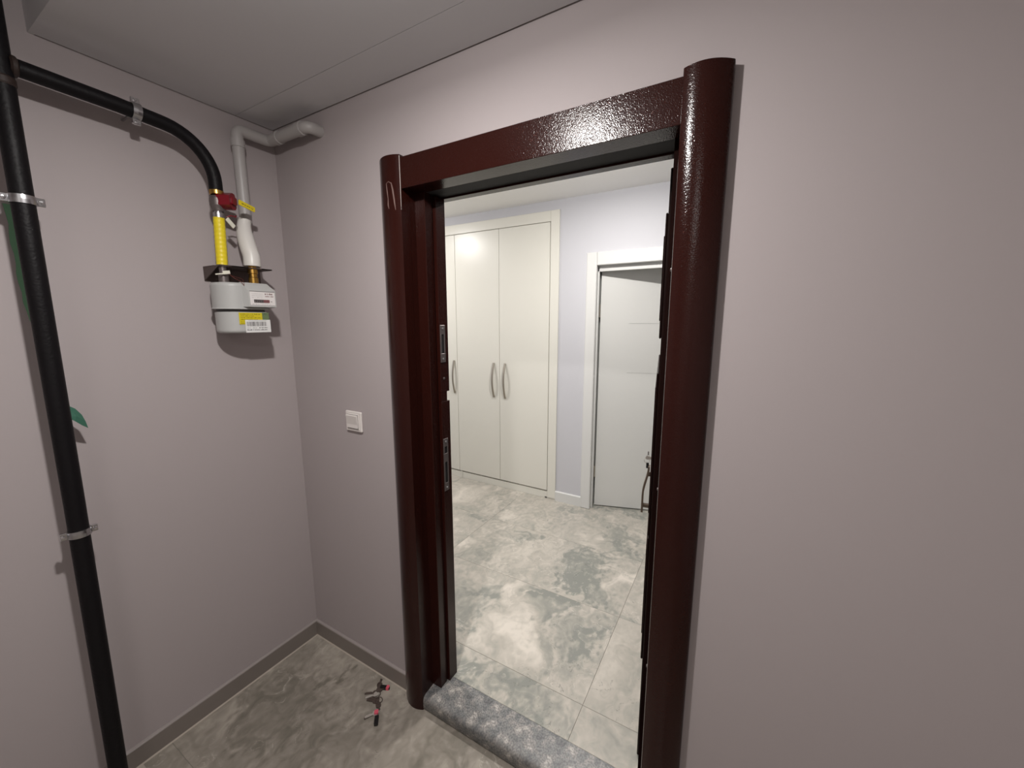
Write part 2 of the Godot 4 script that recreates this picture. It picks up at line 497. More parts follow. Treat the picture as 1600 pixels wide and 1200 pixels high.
func build_floor():
	# stairwell
	var f := Node3D.new(); f.name = "floor"; add_child(f)
	structure(f, "grey brown marbled tile floor of the stairwell landing", "floor")
	var m := MB.new(); m.box(Vector3(-0.2, -0.1, 0), Vector3(2.9, -0.0012, 2.6))
	m.box(Vector3(OX0, -0.1, -0.02), Vector3(OX1, -0.0012, 0.0))
	put("grout", m, M.grout, f)
	var feats := [
		[0.22, 0.30, 0.16, 0.16, 0.0, -0.7, 0], [0.28, 0.14, 0.012, 0.07, 0.1, -0.9, 0],
		[0.10, 0.45, 0.08, 0.05, 0.2, 0.5, 0], [0.48, 0.36, 0.05, 0.12, 0.2, -0.5, 0], [0.03, 0.03, 0.06, 0.05, 0.0, 0.7, 0], [0.2, 0.06, 0.1, 0.02, 0.0, 0.35, 0], [0.56, 0.12, 0.05, 0.09, 0.4, -0.35, 0], [0.9, 0.12, 0.06, 0.1, 0.4, -0.4, 0]]
	var jx := [1.30]; var jz := [0.58, 1.09]
	var tone := [Color8(146, 139, 129), Color8(192, 184, 172), Color8(112, 107, 97)]
	var tx := marble(0.0, 0.0, 1.3, 0.66, 620, 320, feats, jx, jz, 3, tone)
	M.hall_tile = mat(Color.WHITE, 0.3); M.hall_tile.albedo_texture = tx
	var xs := [0.0, 1.30, 2.7]; var zs := [0.0, 0.58, 1.09, 1.6, 2.11, 2.6]
	for i in 2:
		for j in 5:
			tile_piece(f, xs[i], xs[i + 1], zs[j], zs[j + 1], 0.0, M.hall_tile, 0.0, 0.0, 1.3, 0.66)
	# apartment
	f = Node3D.new(); f.name = "floor_hallway"; add_child(f)
	structure(f, "bright grey and cream marbled tile floor inside the apartment", "floor")
	m = MB.new(); m.box(Vector3(-2.2, -0.1, -2.75), Vector3(3.0, INF - 0.0012, -WT)); m.box(Vector3(OX0, -0.1, -WT), Vector3(OX1, INF - 0.0012, -0.088))
	put("grout", m, M.grout, f)
	# tile columns 0|1|2 and rows 0..3 (row 0 at the back wall)
	var jx2 := [0.19, 1.265]; var jz2 := [-1.26, -0.75, -0.235]
	var ft := [
		[-0.20, -1.52, 0.13, 0.16, 0.3, 1.0, 0], [-0.39, -1.57, 0.08, 0.10, 0.0, 0.5, 0], [0.03, -1.6, 0.12, 0.12, 0.0, -0.35, 0],
		[0.27, -1.36, 0.05, 0.08, 0.6, 1.0, 1], [0.72, -1.68, 0.16, 0.05, 0.0, -0.6, 1], [0.62, -1.45, 0.05, 0.12, 0.2, -0.4, 1], [0.92, -1.40, 0.12, 0.12, 0.0, 0.45, 1], [1.08, -1.48, 0.12, 0.14, 0.0, -1.0, 1], [1.2, -1.6, 0.08, 0.08, 0.0, 0.4, 1], [1.16, -1.32, 0.10, 0.06, 0.0, -0.8, 1],
		[0.05, -1.05, 0.1, 0.15, 0.0, 0.5, 10], [0.12, -1.22, 0.08, 0.03, 0.0, -0.7, 10],
		[0.22, -0.90, 0.05, 0.09, 0.5, 1.0, 11], [0.40, -1.05, 0.10, 0.16, 0.2, -0.15, 11], [0.54, -1.19, 0.07, 0.07, 0.0, -1.0, 11], [0.66, -1.03, 0.09, 0.11, 0.0, 0.45, 11], [0.36, -0.80, 0.08, 0.08, 0.0, -0.5, 11], [0.97, -1.05, 0.11, 0.24, 0.10, -1.1, 11], [1.04, -0.86, 0.16, 0.10, 0.0, -0.9, 11], [1.21, -1.06, 0.06, 0.16, 0.3, 0.9, 11], [0.80, -1.1, 0.05, 0.12, 0.1, 0.4, 11], [1.22, -0.80, 0.04, 0.05, 0.0, -0.4, 11],
		[0.70, -0.66, 0.07, 0.10, 0.3, 1.0, 21], [0.86, -0.46, 0.09, 0.18, -0.25, 1.0, 21], [0.93, -0.64, 0.10, 0.12, -0.3, -1.1, 21], [0.88, -0.72, 0.12, 0.04, 0.0, -0.9, 21], [0.56, -0.40, 0.10, 0.17, 0.2, -0.8, 21], [0.60, -0.62, 0.05, 0.10, 0.0, -0.6, 21], [1.10, -0.62, 0.08, 0.14, 0.2, -0.3, 21], [1.20, -0.56, 0.05, 0.10, 0.3, -1.0, 21], [1.02, -0.38, 0.05, 0.10, -0.2, -0.8, 21], [1.14, -0.40, 0.06, 0.10, 0.0, -0.3, 21], [0.72, -0.34, 0.05, 0.12, 0.1, 0.4, 21], [0.96, -0.3, 0.05, 0.07, 0.0, 0.6, 21],
		[1.0, -0.15, 0.42, 0.09, 0.0, -0.85, 31], [0.80, -0.14, 0.08, 0.06, 0.2, -0.5, 31], [0.90, -0.15, 0.02, 0.08, 0.0, 0.8, 31], [1.06, -0.17, 0.10, 0.05, 0.2, -0.3, 31], [1.18, -0.14, 0.05, 0.06, 0.0, 0.6, 31],  # the broad dark entry paints the dim light beside the sill into the print
		[1.36, -0.85, 0.07, 0.12, 0.0, 0.1, 12], [1.37, -0.74, 0.10, 0.05, 0.0, -0.9, 12], [1.32, -0.5, 0.06, 0.2, 0.0, 0.35, 22], [1.38, -1.4, 0.1, 0.15, 0.0, -0.5, 2]]
	var tone2 := [Color8(176, 171, 161), Color8(212, 205, 194), Color8(136, 138, 131)]
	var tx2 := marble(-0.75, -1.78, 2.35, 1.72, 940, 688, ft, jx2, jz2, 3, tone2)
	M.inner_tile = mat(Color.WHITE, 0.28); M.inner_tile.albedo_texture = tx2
	var xs2 := [-2.2, -0.885, 0.19, 1.265, 2.34, 3.0]; var zs2 := [-2.75, -2.28, -1.77, -1.26, -0.75, -0.235]
	for i in 5:
		for j in 5:
			tile_piece(f, xs2[i], xs2[i + 1], zs2[j], zs2[j + 1], INF, M.inner_tile, -0.75, -1.78, 2.35, 1.72)
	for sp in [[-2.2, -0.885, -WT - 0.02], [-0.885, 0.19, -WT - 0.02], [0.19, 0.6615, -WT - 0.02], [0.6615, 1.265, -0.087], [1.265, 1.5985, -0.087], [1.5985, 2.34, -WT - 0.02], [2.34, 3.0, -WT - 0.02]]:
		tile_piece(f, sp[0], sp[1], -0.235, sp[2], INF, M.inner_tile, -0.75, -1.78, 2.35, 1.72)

func build_ceilings():
	var c := Node3D.new(); c.name = "ceiling"; add_child(c)
	structure(c, "low off-white plasterboard ceiling of the stairwell with a pipe notch", "ceiling")
	var m := MB.new(); m.box(Vector3(-0.2, CEIL + 0.3, -WT), Vector3(2.9, CEIL + 0.4, 2.8))
	put("slab", m, M.ceiling, c)
	var g := 0.006
	var t := 0.012
	for b in [[g, 0.138, 2.7 - g, 0.0 + g], [g, 0.629, 2.7 - g, 0.1395], [0.75, 1.40, 2.7 - g, 0.629], [g, 2.6 - g, 2.7 - g, 1.40]]:
		m = MB.new(); m.box(Vector3(b[0], CEIL, b[3]), Vector3(b[2], CEIL + t, b[1]))
		put("board", m, M.ceiling, c)
	# sides of the notch and backing behind the shadow gaps
	m = MB.new()
	m.box(Vector3(0.0, CEIL + 0.0005, 0.617), Vector3(0.762, CEIL + 0.3, 0.629)); m.box(Vector3(0.0, CEIL + 0.0005, 1.40), Vector3(0.762, CEIL + 0.3, 1.412)); m.box(Vector3(0.75, CEIL + 0.0005, 0.617), Vector3(0.762, CEIL + 0.3, 1.412))
	put("notch_lining", m, M.ceiling, c)
	m = MB.new()
	m.box(Vector3(0, CEIL + t, 0), Vector3(2.7, CEIL + t + 0.02, 0.20)); m.box(Vector3(0, CEIL + t, 0.20), Vector3(0.12, CEIL + t + 0.02, 0.617)); m.box(Vector3(0, CEIL + t, 1.412), Vector3(0.12, CEIL + t + 0.02, 2.6))
	put("backing", m, M.dark_gap, c)
	m = MB.new(); m.box(Vector3(-2.4, INC, -2.9), Vector3(3.2, INC + 0.12, -WT))
	structure(put("ceiling_hallway", m, M.white_ceiling), "white ceiling of the apartment hallway above the wardrobe", "ceiling")

func skirting(called: String, a: Vector3, b: Vector3, out: Vector3, label: String, h: float, t: float, face: Material, topm: Material, caulk := true):
	var o := Node3D.new(); o.name = called; add_child(o)
	structure(o, label, "baseboard")
	var m := MB.new()
	var d := b - a
	m.prism(PackedVector2Array([Vector2(0, 0.0), Vector2(t, 0.0), Vector2(t, h - 0.003), Vector2(t - 0.002, h - 0.001), Vector2(0, h - 0.001)]), a, out, Vector3.UP, d)
	put("board", m, face, o)
	m = MB.new()
	m.prism(PackedVector2Array([Vector2(0, h - 0.001), Vector2(t - 0.002, h - 0.001), Vector2(t - 0.004, h + 0.0006), Vector2(0, h + 0.0022)]), a, out, Vector3.UP, d)
	put("top_edge", m, topm, o)  # upper edge strip; on the grey boards its paleness is painted light
	if caulk:
		m = MB.new()
		m.prism(PackedVector2Array([Vector2(t, 0), Vector2(t + 0.004, 0), Vector2(t, 0.004)]), a, out, Vector3.UP, d)
		put("caulk", m, M.caulk, o)

func build_baseboards():
	skirting("baseboard_left", Vector3(0, 0, 0), Vector3(0, 0, 2.6), Vector3.RIGHT, "grey tile baseboard along the pipe wall", 0.073, 0.0115, M.skirt, M.skirt_lit_top)
	skirting("baseboard_back", Vector3(0.0115, 0, 0), Vector3(0.602, 0, 0), Vector3.BACK, "short grey tile baseboard between the corner and the brown door frame", 0.073, 0.0115, M.skirt, M.skirt_lit_top)
	skirting("baseboard_back_right", Vector3(1.622, 0, 0), Vector3(2.7, 0, 0), Vector3.BACK, "grey tile baseboard right of the brown door frame", 0.073, 0.0115, M.skirt, M.skirt_lit_top)
	skirting("baseboard_hallway", Vector3(0.4775, INF, BACK), Vector3(0.692, INF, BACK), Vector3.BACK, "short white baseboard between the cream wardrobe and white door casing", 0.078, 0.014, M.white_paint, M.white_paint, false)

func build_sill():
	# bullnosed granite slab in the doorway; profile in (z, y)
	var pr := PackedVector2Array([Vector2(-0.086, 0.0), Vector2(0.032, 0.0), Vector2(0.0355, 0.006), Vector2(0.0360, 0.036)])
	for k in 7:
		var a := deg_to_rad(lerpf(0, 84, k / 6.0))
		pr.append(Vector2(0.014 + 0.022 * cos(a), 0.038 + 0.0215 * sin(a)))
	pr.append(Vector2(-0.086, 0.0665))
	var m := MB.new()
	m.prism(pr, Vector3(0.7145, 0.0, 0), Vector3.BACK, Vector3.UP, Vector3(0.8120, 0, 0), true)
	var o := put("trim_1", m, M.granite)
	structure(o, "speckled grey granite threshold with rounded front edge in the doorway", "threshold")

# ---------------------------------------------------------------- entrance door
func jamb_arc(xa: float, za: float, xm: float, zm: float, xb: float, zb: float, n := 12) -> PackedVector2Array:
	var out := PackedVector2Array()
	# circle-like bulge as a quadratic through three points
	for i in n + 1:
		var x := lerpf(xa, xb, float(i) / n)
		var z := za * (x - xm) * (x - xb) / ((xa - xm) * (xa - xb)) + zm * (x - xa) * (x - xb) / ((xm - xa) * (xm - xb)) + zb * (x - xa) * (x - xm) / ((xb - xa) * (xb - xm))
		out.append(Vector2(x, z))
	return out

const HINGE := Vector3(1.482, 0, -0.155)

func build_entrance_door():
	var d := Node3D.new(); d.name = "door_1"; add_child(d)
	structure(d, "open dark brown steel entrance door with glossy frame", "door")
	var jt := 2.008
	# left jamb: bulged cover
	var p := jamb_arc(0.598, 0.010, 0.653, 0.047, 0.714, 0.037)
	p.append(Vector2(0.714, -0.0)); p.append(Vector2(0.598, -0.0))
	var m := MB.new()
	m.prism(p, Vector3(0, 0.0, 0), Vector3.RIGHT, Vector3.BACK, Vector3(0, jt, 0), true)
	var lj := put("jamb", m, M.door_paint, d)
	m = MB.new()   # weld scar near the top, on the bulged face
	var face := func(x: float) -> float:
		return 0.010 * (x - 0.653) * (x - 0.714) / 0.00638 - 0.047 * (x - 0.598) * (x - 0.714) / 0.003355 + 0.037 * (x - 0.598) * (x - 0.653) / 0.007076
	for line in [[[0.666, 1.926, 0.0012], [0.668, 1.905, 0.0022], [0.671, 1.88, 0.0014], [0.670, 1.862, 0.0026], [0.673, 1.850, 0.0010]], [[0.666, 1.926, 0.001], [0.675, 1.931, 0.0014], [0.686, 1.925, 0.0022], [0.690, 1.905, 0.0034], [0.693, 1.88, 0.0032], [0.695, 1.862, 0.0024], [0.697, 1.845, 0.001]]]:
		var pts := []
		var rad := []
		for q in line:
			pts.append(Vector3(q[0], q[1], face.call(q[0]) - q[2] * 0.35)); rad.append(q[2])
		m.tube(pts, rad, 8)
	put("weld_scar", m, M.scratch, lj).set_meta("label", "pale scratched weld mark")
	m = MB.new(); m.tube([Vector3(0.7135, 1.845, 0.0368), Vector3(0.7138, 1.93, 0.0368), Vector3(0.7136, 2.004, 0.0368)], [0.0005, 0.0009, 0.0009], 6)
	put("chipped_edge", m, M.chip, lj)
	# left reveal: steps back towards the opening
	m = MB.new()
	m.prism(PackedVector2Array([Vector2(0.662, -0.001), Vector2(0.713, -0.001), Vector2(0.714, -0.025), Vector2(0.7535, -0.025), Vector2(0.755, -0.0265), Vector2(0.755, -0.060), Vector2(0.662, -0.060)]), Vector3(0, 0.0, 0), Vector3.RIGHT, Vector3.BACK, Vector3(0, 1.94, 0))
	put("reveal", m, M.door_paint, d)
	m = MB.new(); m.box(Vector3(0.690, 0.0, -0.0655), Vector3(0.752, 1.92, -0.0602)); put("seal", m, M.seal, d)
	# strike strip, cut where the latch goes in
	m = MB.new()
	m.box(Vector3(0.70, 0.0, -0.112), Vector3(0.766, 1.212, -0.066), 0.001)
	m.box(Vector3(0.70, 1.212, -0.098), Vector3(0.7655, 1.247, -0.066))
	m.box(Vector3(0.70, 1.247, -0.112), Vector3(0.766, 1.905, -0.066), 0.001)
	put("strike_strip", m, M.door_paint, d)
	for s in [[1.354, 1.484, [[1.385, 1.452]]], [0.874, 1.074, [[1.018, 1.044], [0.905, 0.985]]]]:
		m = MB.new()
		var cx := 0.766
		var z0 := -0.094; var z1 := -0.068; var s0 := -0.088; var s1 := -0.074
		var ys := [s[0]]
		for k in range(s[2].size() - 1, -1, -1): ys.append_array(s[2][k])
		ys.append(s[1])
		for k in range(0, ys.size(), 2): m.box(Vector3(cx, ys[k], z0), Vector3(cx + 0.0022, ys[k + 1], z1), 0.0006)
		for k in range(1, ys.size() - 1, 2):
			m.box(Vector3(cx, ys[k], z0), Vector3(cx + 0.0022, ys[k + 1], s0), 0.0006); m.box(Vector3(cx, ys[k], s1), Vector3(cx + 0.0022, ys[k + 1], z1), 0.0006)
		var pl := put("strike_plate", m, M.dull_steel, d)
		m = MB.new()
		for k in range(1, ys.size() - 1, 2): m.box(Vector3(cx - 0.001, ys[k] + 0.001, s0), Vector3(cx + 0.0004, ys[k + 1] - 0.001, s1))
		put("slot", m, M.seal, pl)
		m = MB.new()
		for yy in [s[0] + 0.012, s[1] - 0.012]: m.lathe([Vector2(0.004, 0), Vector2(0.0035, 0.0012), Vector2(0, 0.0016)], Vector3(cx + 0.002, yy, -0.081), Vector3.RIGHT, 12)
		put("screw", m, M.steel, pl)
	m = MB.new(); m.lathe([Vector2(0.005, 0), Vector2(0.0045, 0.002), Vector2(0, 0.003)], Vector3(0.7655, 1.296, -0.083), Vector3.RIGHT, 12)
	put("screw", m, M.dull_steel, d)
	# header: flat face with stepped underside, profile in (y, z)
	m = MB.new()
	m.prism(PackedVector2Array([Vector2(2.0, 0.0), Vector2(2.0, 0.0345), Vector2(1.999, 0.0355), Vector2(1.909, 0.0355), Vector2(1.908, 0.0345), Vector2(1.908, -0.030), Vector2(1.958, -0.030), Vector2(1.958, 0.0)]), Vector3(0.7145, 0, 0), Vector3.UP, Vector3.BACK, Vector3(0.8125, 0, 0))
	put("header", m, M.door_paint, d)
	m = MB.new(); m.box(Vector3(0.735, 1.909, -0.1045), Vector3(1.525, 1.95, -0.0305)); put("seal", m, M.seal, d)
	m = MB.new(); m.box(Vector3(0.70, 1.9035, -0.137), Vector3(1.56, 1.955, -0.105), 0.001); put("header_back", m, M.door_paint, d)
	# right jamb
	p = PackedVector2Array([Vector2(1.527, 0.0), Vector2(1.527, 0.0375)])
	p.append_array(jamb_arc(1.5285, 0.0405, 1.572, 0.0485, 1.619, 0.0225))
	p.append(Vector2(1.6205, 0.020)); p.append(Vector2(1.6205, 0.0))
	m = MB.new()
	m.prism(p, Vector3(0, 0.0, 0), Vector3.RIGHT, Vector3.BACK, Vector3(0, jt + 0.004, 0), true)
	var rj := put("jamb", m, M.door_paint, d)
	m = MB.new()
	m.prism(PackedVector2Array([Vector2(1.527, -0.001), Vector2(1.527, -0.028), Vector2(1.5075, -0.030), Vector2(1.5075, -0.105), Vector2(1.598, -0.105), Vector2(1.598, -0.001)]), Vector3(0, 0.0, 0), Vector3.RIGHT, Vector3.BACK, Vector3(0, 1.94, 0))
	put("reveal", m, M.matte_dark, d)
	for yy in [1.612, 1.089, 0.590]:
		m = MB.new(); m.lathe([Vector2(0.0042, 0), Vector2(0.0042, 0.002), Vector2(0.003, 0.0038), Vector2(0, 0.0044)], Vector3(1.5270, yy, 0.0262), Vector3.LEFT, 14)
		put("screw", m, M.dull_steel, rj)
	# leaf, swung in about eighty degrees: local x runs from hinge edge to lock edge, z out of its stairwell face
	var u := Vector3(-0.1650, 0, -1.0).normalized()
	var nrm := Vector3(u.z, 0, -u.x)
	var T := Transform3D(Basis(u, Vector3.UP, nrm), HINGE)
	var leaf := Node3D.new(); leaf.name = "leaf"; d.add_child(leaf, true)
	leaf.transform = T
	m = MB.new(); m.box(Vector3(0, INF + 0.008, -0.055), Vector3(0.80, 1.890, 0), 0.002)
	put("slab", m, M.door_dark, leaf)
	for k in [[1.448, 1.786], [0.845, 1.350], [0.415, 0.838]]:
		m = MB.new()
		m.box(Vector3(0.022, k[0], 0.0), Vector3(0.70, k[1], 0.006), 0.003)
		m.box(Vector3(0.075, k[0] + 0.05, 0.006), Vector3(0.645, k[1] - 0.05, 0.0085), 0.002)
		put("raised_panel", m, M.door_dark, leaf)
	# pull handle: curved flat bar on two posts
	m = MB.new()
	var yt := 0.812; var yb := 0.580
	var bar := PackedVector2Array()
	var outer := []
	for i in 17:
		var t := i / 16.0
		var y := lerpf(yt, yb, t)
		var s := 0.020 + 0.022 * sstep(0.0, 0.62, t)
		outer.append(Vector2(s, y))
	for q in outer: bar.append(q + Vector2(0.005, 0))
	outer.reverse()
	for q in outer: bar.append(q - Vector2(0.004, 0))
	m.prism(bar, Vector3(0.722, 0, 0), Vector3.BACK, Vector3.UP, Vector3(0.036, 0, 0), true)
	m.box(Vector3(0.733, 0.762, 0), Vector3(0.747, 0.781, 0.024), 0.002)
	m.box(Vector3(0.733, 0.601, 0), Vector3(0.747, 0.620, 0.042), 0.002)
	put("handle", m, M.antique, leaf).set_meta("label", "dull bronze grey pull handle")
	m = MB.new(); m.box(Vector3(0.722, 0.54, -0.002), Vector3(0.758, 0.90, 0.003), 0.001)
	m.lathe([Vector2(0.014, 0), Vector2(0.013, 0.008), Vector2(0.0, 0.009)], Vector3(0.74, 0.852, 0.003), Vector3.BACK, 18)
	put("lock_plate", m, M.antique, leaf)
	for yy in [0.35, 1.55]:
		m = MB.new(); m.tube([Vector3(0.006, yy - 0.05, -0.062), Vector3(0.006, yy + 0.05, -0.062)], 0.008, 14)
		put("hinge", m, M.dull_steel, leaf)
	# keys left hanging in the lock
	var k := thing("lock_keys", "small keys hanging in the lock above the brown door's pull handle", "keys")
	k.transform = T
	m = MB.new(); m.box(Vector3(0.7385, 0.844, 0.0105), Vector3(0.7415, 0.860, 0.026), 0.0005); m.lathe([Vector2(0.009, -0.001), Vector2(0.009, 0.001)], Vector3(0.74, 0.852, 0.03), Vector3.RIGHT, 16)
	m.tube([Vector3(0.739, 0.852, 0.03), Vector3(0.741, 0.852, 0.03)], 0.009, 16)
	put("key", m, M.key_metal, k)
	m = MB.new(); m.torus(Vector3(0.74, 0.838, 0.032), Vector3.RIGHT, 0.012, 0.0012); put("ring", m, M.key_metal, k)
	m = MB.new(); m.box(Vector3(0.737, 0.800, 0.022), Vector3(0.743, 0.828, 0.034), 0.002); put("fob", m, M.black_plastic, k)
	m = MB.new(); m.box(Vector3(0.738, 0.866, 0.024), Vector3(0.740, 0.885, 0.030), 0.0008); m.torus(Vector3(0.74, 0.862, 0.027), Vector3.RIGHT, 0.006, 0.0009); put("key", m, M.steel, k)

# ---------------------------------------------------------------- white inner door
func build_inner_door():
	var d := Node3D.new(); d.name = "door_2"; add_child(d)
	structure(d, "white flush interior door standing ajar in a white casing", "door")
	var xl := 0.693; var cw := 0.075; var xr := 1.66
	var z0 := BACK; var z1 := BACK + 0.022
	var top := 1.966; var ht := 1.877
	var m := MB.new()
	m.box(Vector3(xl, INF, z0), Vector3(xl + cw, top, z1), 0.005); put("casing", m, M.white_paint, d)
	m = MB.new(); m.box(Vector3(xr - cw, INF, z0), Vector3(xr, top, z1), 0.005); put("casing", m, M.white_paint, d)
	m = MB.new(); m.box(Vector3(xl + cw + 0.0008, ht, z0), Vector3(xr - cw - 0.0008, top, z1 - 0.001), 0.004); put("casing", m, M.white_paint, d)
	# lining with a stop
	var a := xl + cw - 0.004; var b := xr - cw + 0.004
	m = MB.new()
	m.box(Vector3(a - 0.022, INF, BACK - 0.15), Vector3(a, ht + 0.004, BACK + 0.002), 0.001); m.box(Vector3(b, INF, BACK - 0.15), Vector3(b + 0.022, ht + 0.004, BACK + 0.002), 0.001)
	m.box(Vector3(a, ht + 0.004, BACK - 0.15), Vector3(b, ht + 0.03, BACK + 0.002), 0.001)
	put("lining", m, M.white_paint, d)
	m = MB.new()
	m.box(Vector3(a, INF, BACK - 0.034), Vector3(a + 0.012, ht - 0.008, BACK - 0.018), 0.002); m.box(Vector3(b - 0.012, INF, BACK - 0.034), Vector3(b, ht - 0.008, BACK - 0.018), 0.002)
	m.box(Vector3(a, ht - 0.039, BACK - 0.034), Vector3(b, ht + 0.003, BACK - 0.018), 0.002)
	put("stop", m, M.white_paint, d)
	m = MB.new(); m.box(Vector3(a, ht - 0.001, BACK - 0.0175), Vector3(b, ht + 0.0035, BACK - 0.006)); put("seal", m, M.groove, d)
	# leaf, hinged at the left, pushed into the room
	var u := Vector3(0.955, 0, -0.297).normalized()
	var T := Transform3D(Basis(u, Vector3.UP, u.cross(Vector3.UP)), Vector3(a + 0.0145, 0, BACK - 0.064))
	var leaf := Node3D.new(); leaf.name = "leaf"; d.add_child(leaf, true); leaf.transform = T
	m = MB.new(); var L := 0.77
	var ys := [INF + 0.008, 1.118, 1.122, 1.474, 1.478, ht - 0.006]
	for k in [0, 2, 4]:
		m.box(Vector3(0, ys[k], -0.038), Vector3(L, ys[k + 1], 0.0), 0.0)
	m.box(Vector3(0, 1.118, -0.038), Vector3(0.20, 1.122, 0.0)); m.box(Vector3(0, 1.474, -0.038), Vector3(0.20, 1.478, 0.0))
	put("slab", m, M.white_leaf, leaf)
	m = MB.new()
	for yy in [1.118, 1.474]: m.box(Vector3(0.20, yy, -0.036), Vector3(L - 0.002, yy + 0.004, -0.0018))
	put("groove", m, M.groove, leaf)
	m = MB.new(); m.tube([Vector3(L - 0.06, 1.0, 0.0), Vector3(L - 0.06, 1.0, 0.04), Vector3(L - 0.075, 1.0, 0.048), Vector3(L - 0.17, 1.0, 0.048)], 0.009, 12); m.box(Vector3(L - 0.08, 0.94, 0), Vector3(L - 0.04, 1.06, 0.005), 0.002)
	put("handle", m, M.nickel, leaf)
	for yy in [1.566, 0.35]:
		m = MB.new(); m.tube([Vector3(-0.008, yy - 0.045, 0.004), Vector3(-0.008, yy + 0.045, 0.004)], 0.007, 12)
		put("hinge", m, M.nickel, leaf)

# ---------------------------------------------------------------- wardrobe
func build_wardrobe():
	var w := thing("wardrobe", "cream built-in wardrobe with three tall doors and bowed metal handles", "wardrobe")
	var zf := -1.7565     # face of the doors
	var m := MB.new()
	m.box(Vector3(-0.985, INF, BACK - 0.55), Vector3(0.477, 2.288, zf - 0.022))
	put("carcass", m, M.cream, w)
	var y0 := 0.136; var y1 := 2.209; var xr := 0.404
	# surround standing slightly proud of the wall
	m = MB.new(); m.box(Vector3(xr + 0.0035, INF + 0.012, zf - 0.0215), Vector3(0.477, 2.288, zf + 0.0005), 0.002); put("surround", m, M.cream, w)
	m = MB.new(); m.box(Vector3(-0.985, INF + 0.012, zf - 0.0215), Vector3(-0.925, 2.288, zf + 0.0005), 0.002); put("surround", m, M.cream, w)
	m = MB.new(); m.box(Vector3(-0.9245, y1 + 0.0035, zf - 0.0215), Vector3(xr + 0.003, 2.288, zf + 0.0005), 0.002); put("surround", m, M.cream, w)
	m = MB.new(); m.box(Vector3(xr - 0.02, INF, zf - 0.0215), Vector3(0.477, INF + 0.0115, zf - 0.006)); put("foot", m, M.cream, w)
	# plinths of the two units
	for p in [[-0.92, -0.470], [-0.452, xr]]:
		m = MB.new(); m.box(Vector3(p[0], INF, zf - 0.0215), Vector3(p[1], y0 - 0.011, zf - 0.006), 0.001); put("plinth", m, M.cream, w)
	m = MB.new(); m.box(Vector3(-0.4685, INF, zf - 0.0215), Vector3(-0.4535, y0 - 0.004, zf - 0.003), 0.001); put("divider", m, M.cream, w)
	var xs := [-0.921, -0.480, -0.041, xr]
	var hx := [-0.511, -0.096, 0.014]
	for i in 3:
		m = MB.new(); m.box(Vector3(xs[i] + 0.0014, y0, zf - 0.0205), Vector3(xs[i + 1] - 0.0014, y1, zf), 0.0016)
		var dr := put("door", m, M.cream, w)
		m = MB.new()
		var a := 0.858; var b := 1.152
		var pr := PackedVector2Array()
		var out := []
		for k in 21:
			var t := k / 20.0
			out.append(Vector2(0.006 + 0.026 * sin(PI * t), lerpf(a, b, t)))
		for q in out: pr.append(q + Vector2(0.003, 0))
		out.reverse()
		for q in out: pr.append(q - Vector2(0.003, 0))
		m.prism(pr, Vector3(hx[i] - 0.0075, 0, zf), Vector3.BACK, Vector3.UP, Vector3(0.015, 0, 0), true)
		for yy in [a + 0.008, b - 0.008]: m.box(Vector3(hx[i] - 0.006, yy - 0.006, zf), Vector3(hx[i] + 0.006, yy + 0.006, zf + 0.008), 0.001)
		put("handle", m, M.nickel, dr)

# ---------------------------------------------------------------- lamps
# surface fitting with a flat glowing lens facing down
func panel_lamp(label: String, at: Vector3, ceil_y: float, power: float, half: float, around: float):
	var l := thing("ceiling_lamp", label, "lamp")
	var m := MB.new(); m.box(Vector3(at.x - half - 0.012, at.y + 0.002, at.z - half - 0.012), Vector3(at.x + half + 0.012, ceil_y, at.z + half + 0.012), 0.004)
	put("body", m, M.lamp_base, l)
	m = MB.new(); m.box(Vector3(at.x - half, at.y, at.z - half), Vector3(at.x + half, at.y + 0.004, at.z + half)); put("lens", m, M.bulb, l)
	var o := AreaLight3D.new(); o.name = "lamp_light"
	o.position = at + Vector3(0, -0.003, 0); o.rotation_degrees = Vector3(-90, 0, 0)
	o.area_size = Vector2(half, half) * 2.0; o.light_energy = power; o.light_color = Color8(255, 251, 248); o.area_range = 12.0; o.shadow_enabled = true
	l.add_child(o)
	if around <= 0.0: return
	# the lens bulges, so some of its light leaves sideways
	var b := OmniLight3D.new(); b.name = "lens_light"
	b.position = at + Vector3(0, -0.012, 0); b.light_energy = around; b.light_color = Color8(255, 251, 248); b.omni_range = 12.0; b.omni_attenuation = 2.0
	b.light_size = 0.02; b.shadow_enabled = true
	l.add_child(b)

func build_lamps():
	panel_lamp("small square lamp on the stairwell ceiling in front of the entrance door", LAMP_AT, CEIL, HALL_POWER, 0.030, HALL_BULB)
	panel_lamp("added fill lamp, large and square, unseen on the landing ceiling behind the viewer", Vector3(1.9, 2.225, 2.0), CEIL, LANDING_FILL_POWER, 0.28, 0.0)  # unseen lamp, added as soft fill to lift the shadows
	panel_lamp("small square lamp on the hallway ceiling in front of the wardrobe", Vector3(-0.92, 2.325, -0.94), INC, INNER_POWER_A, 0.05, 0.3)
	panel_lamp("small square lamp on the hallway ceiling in front of the ajar white door", Vector3(0.97, 2.325, -0.90), INC, INNER_POWER_B, 0.045, 0.36)

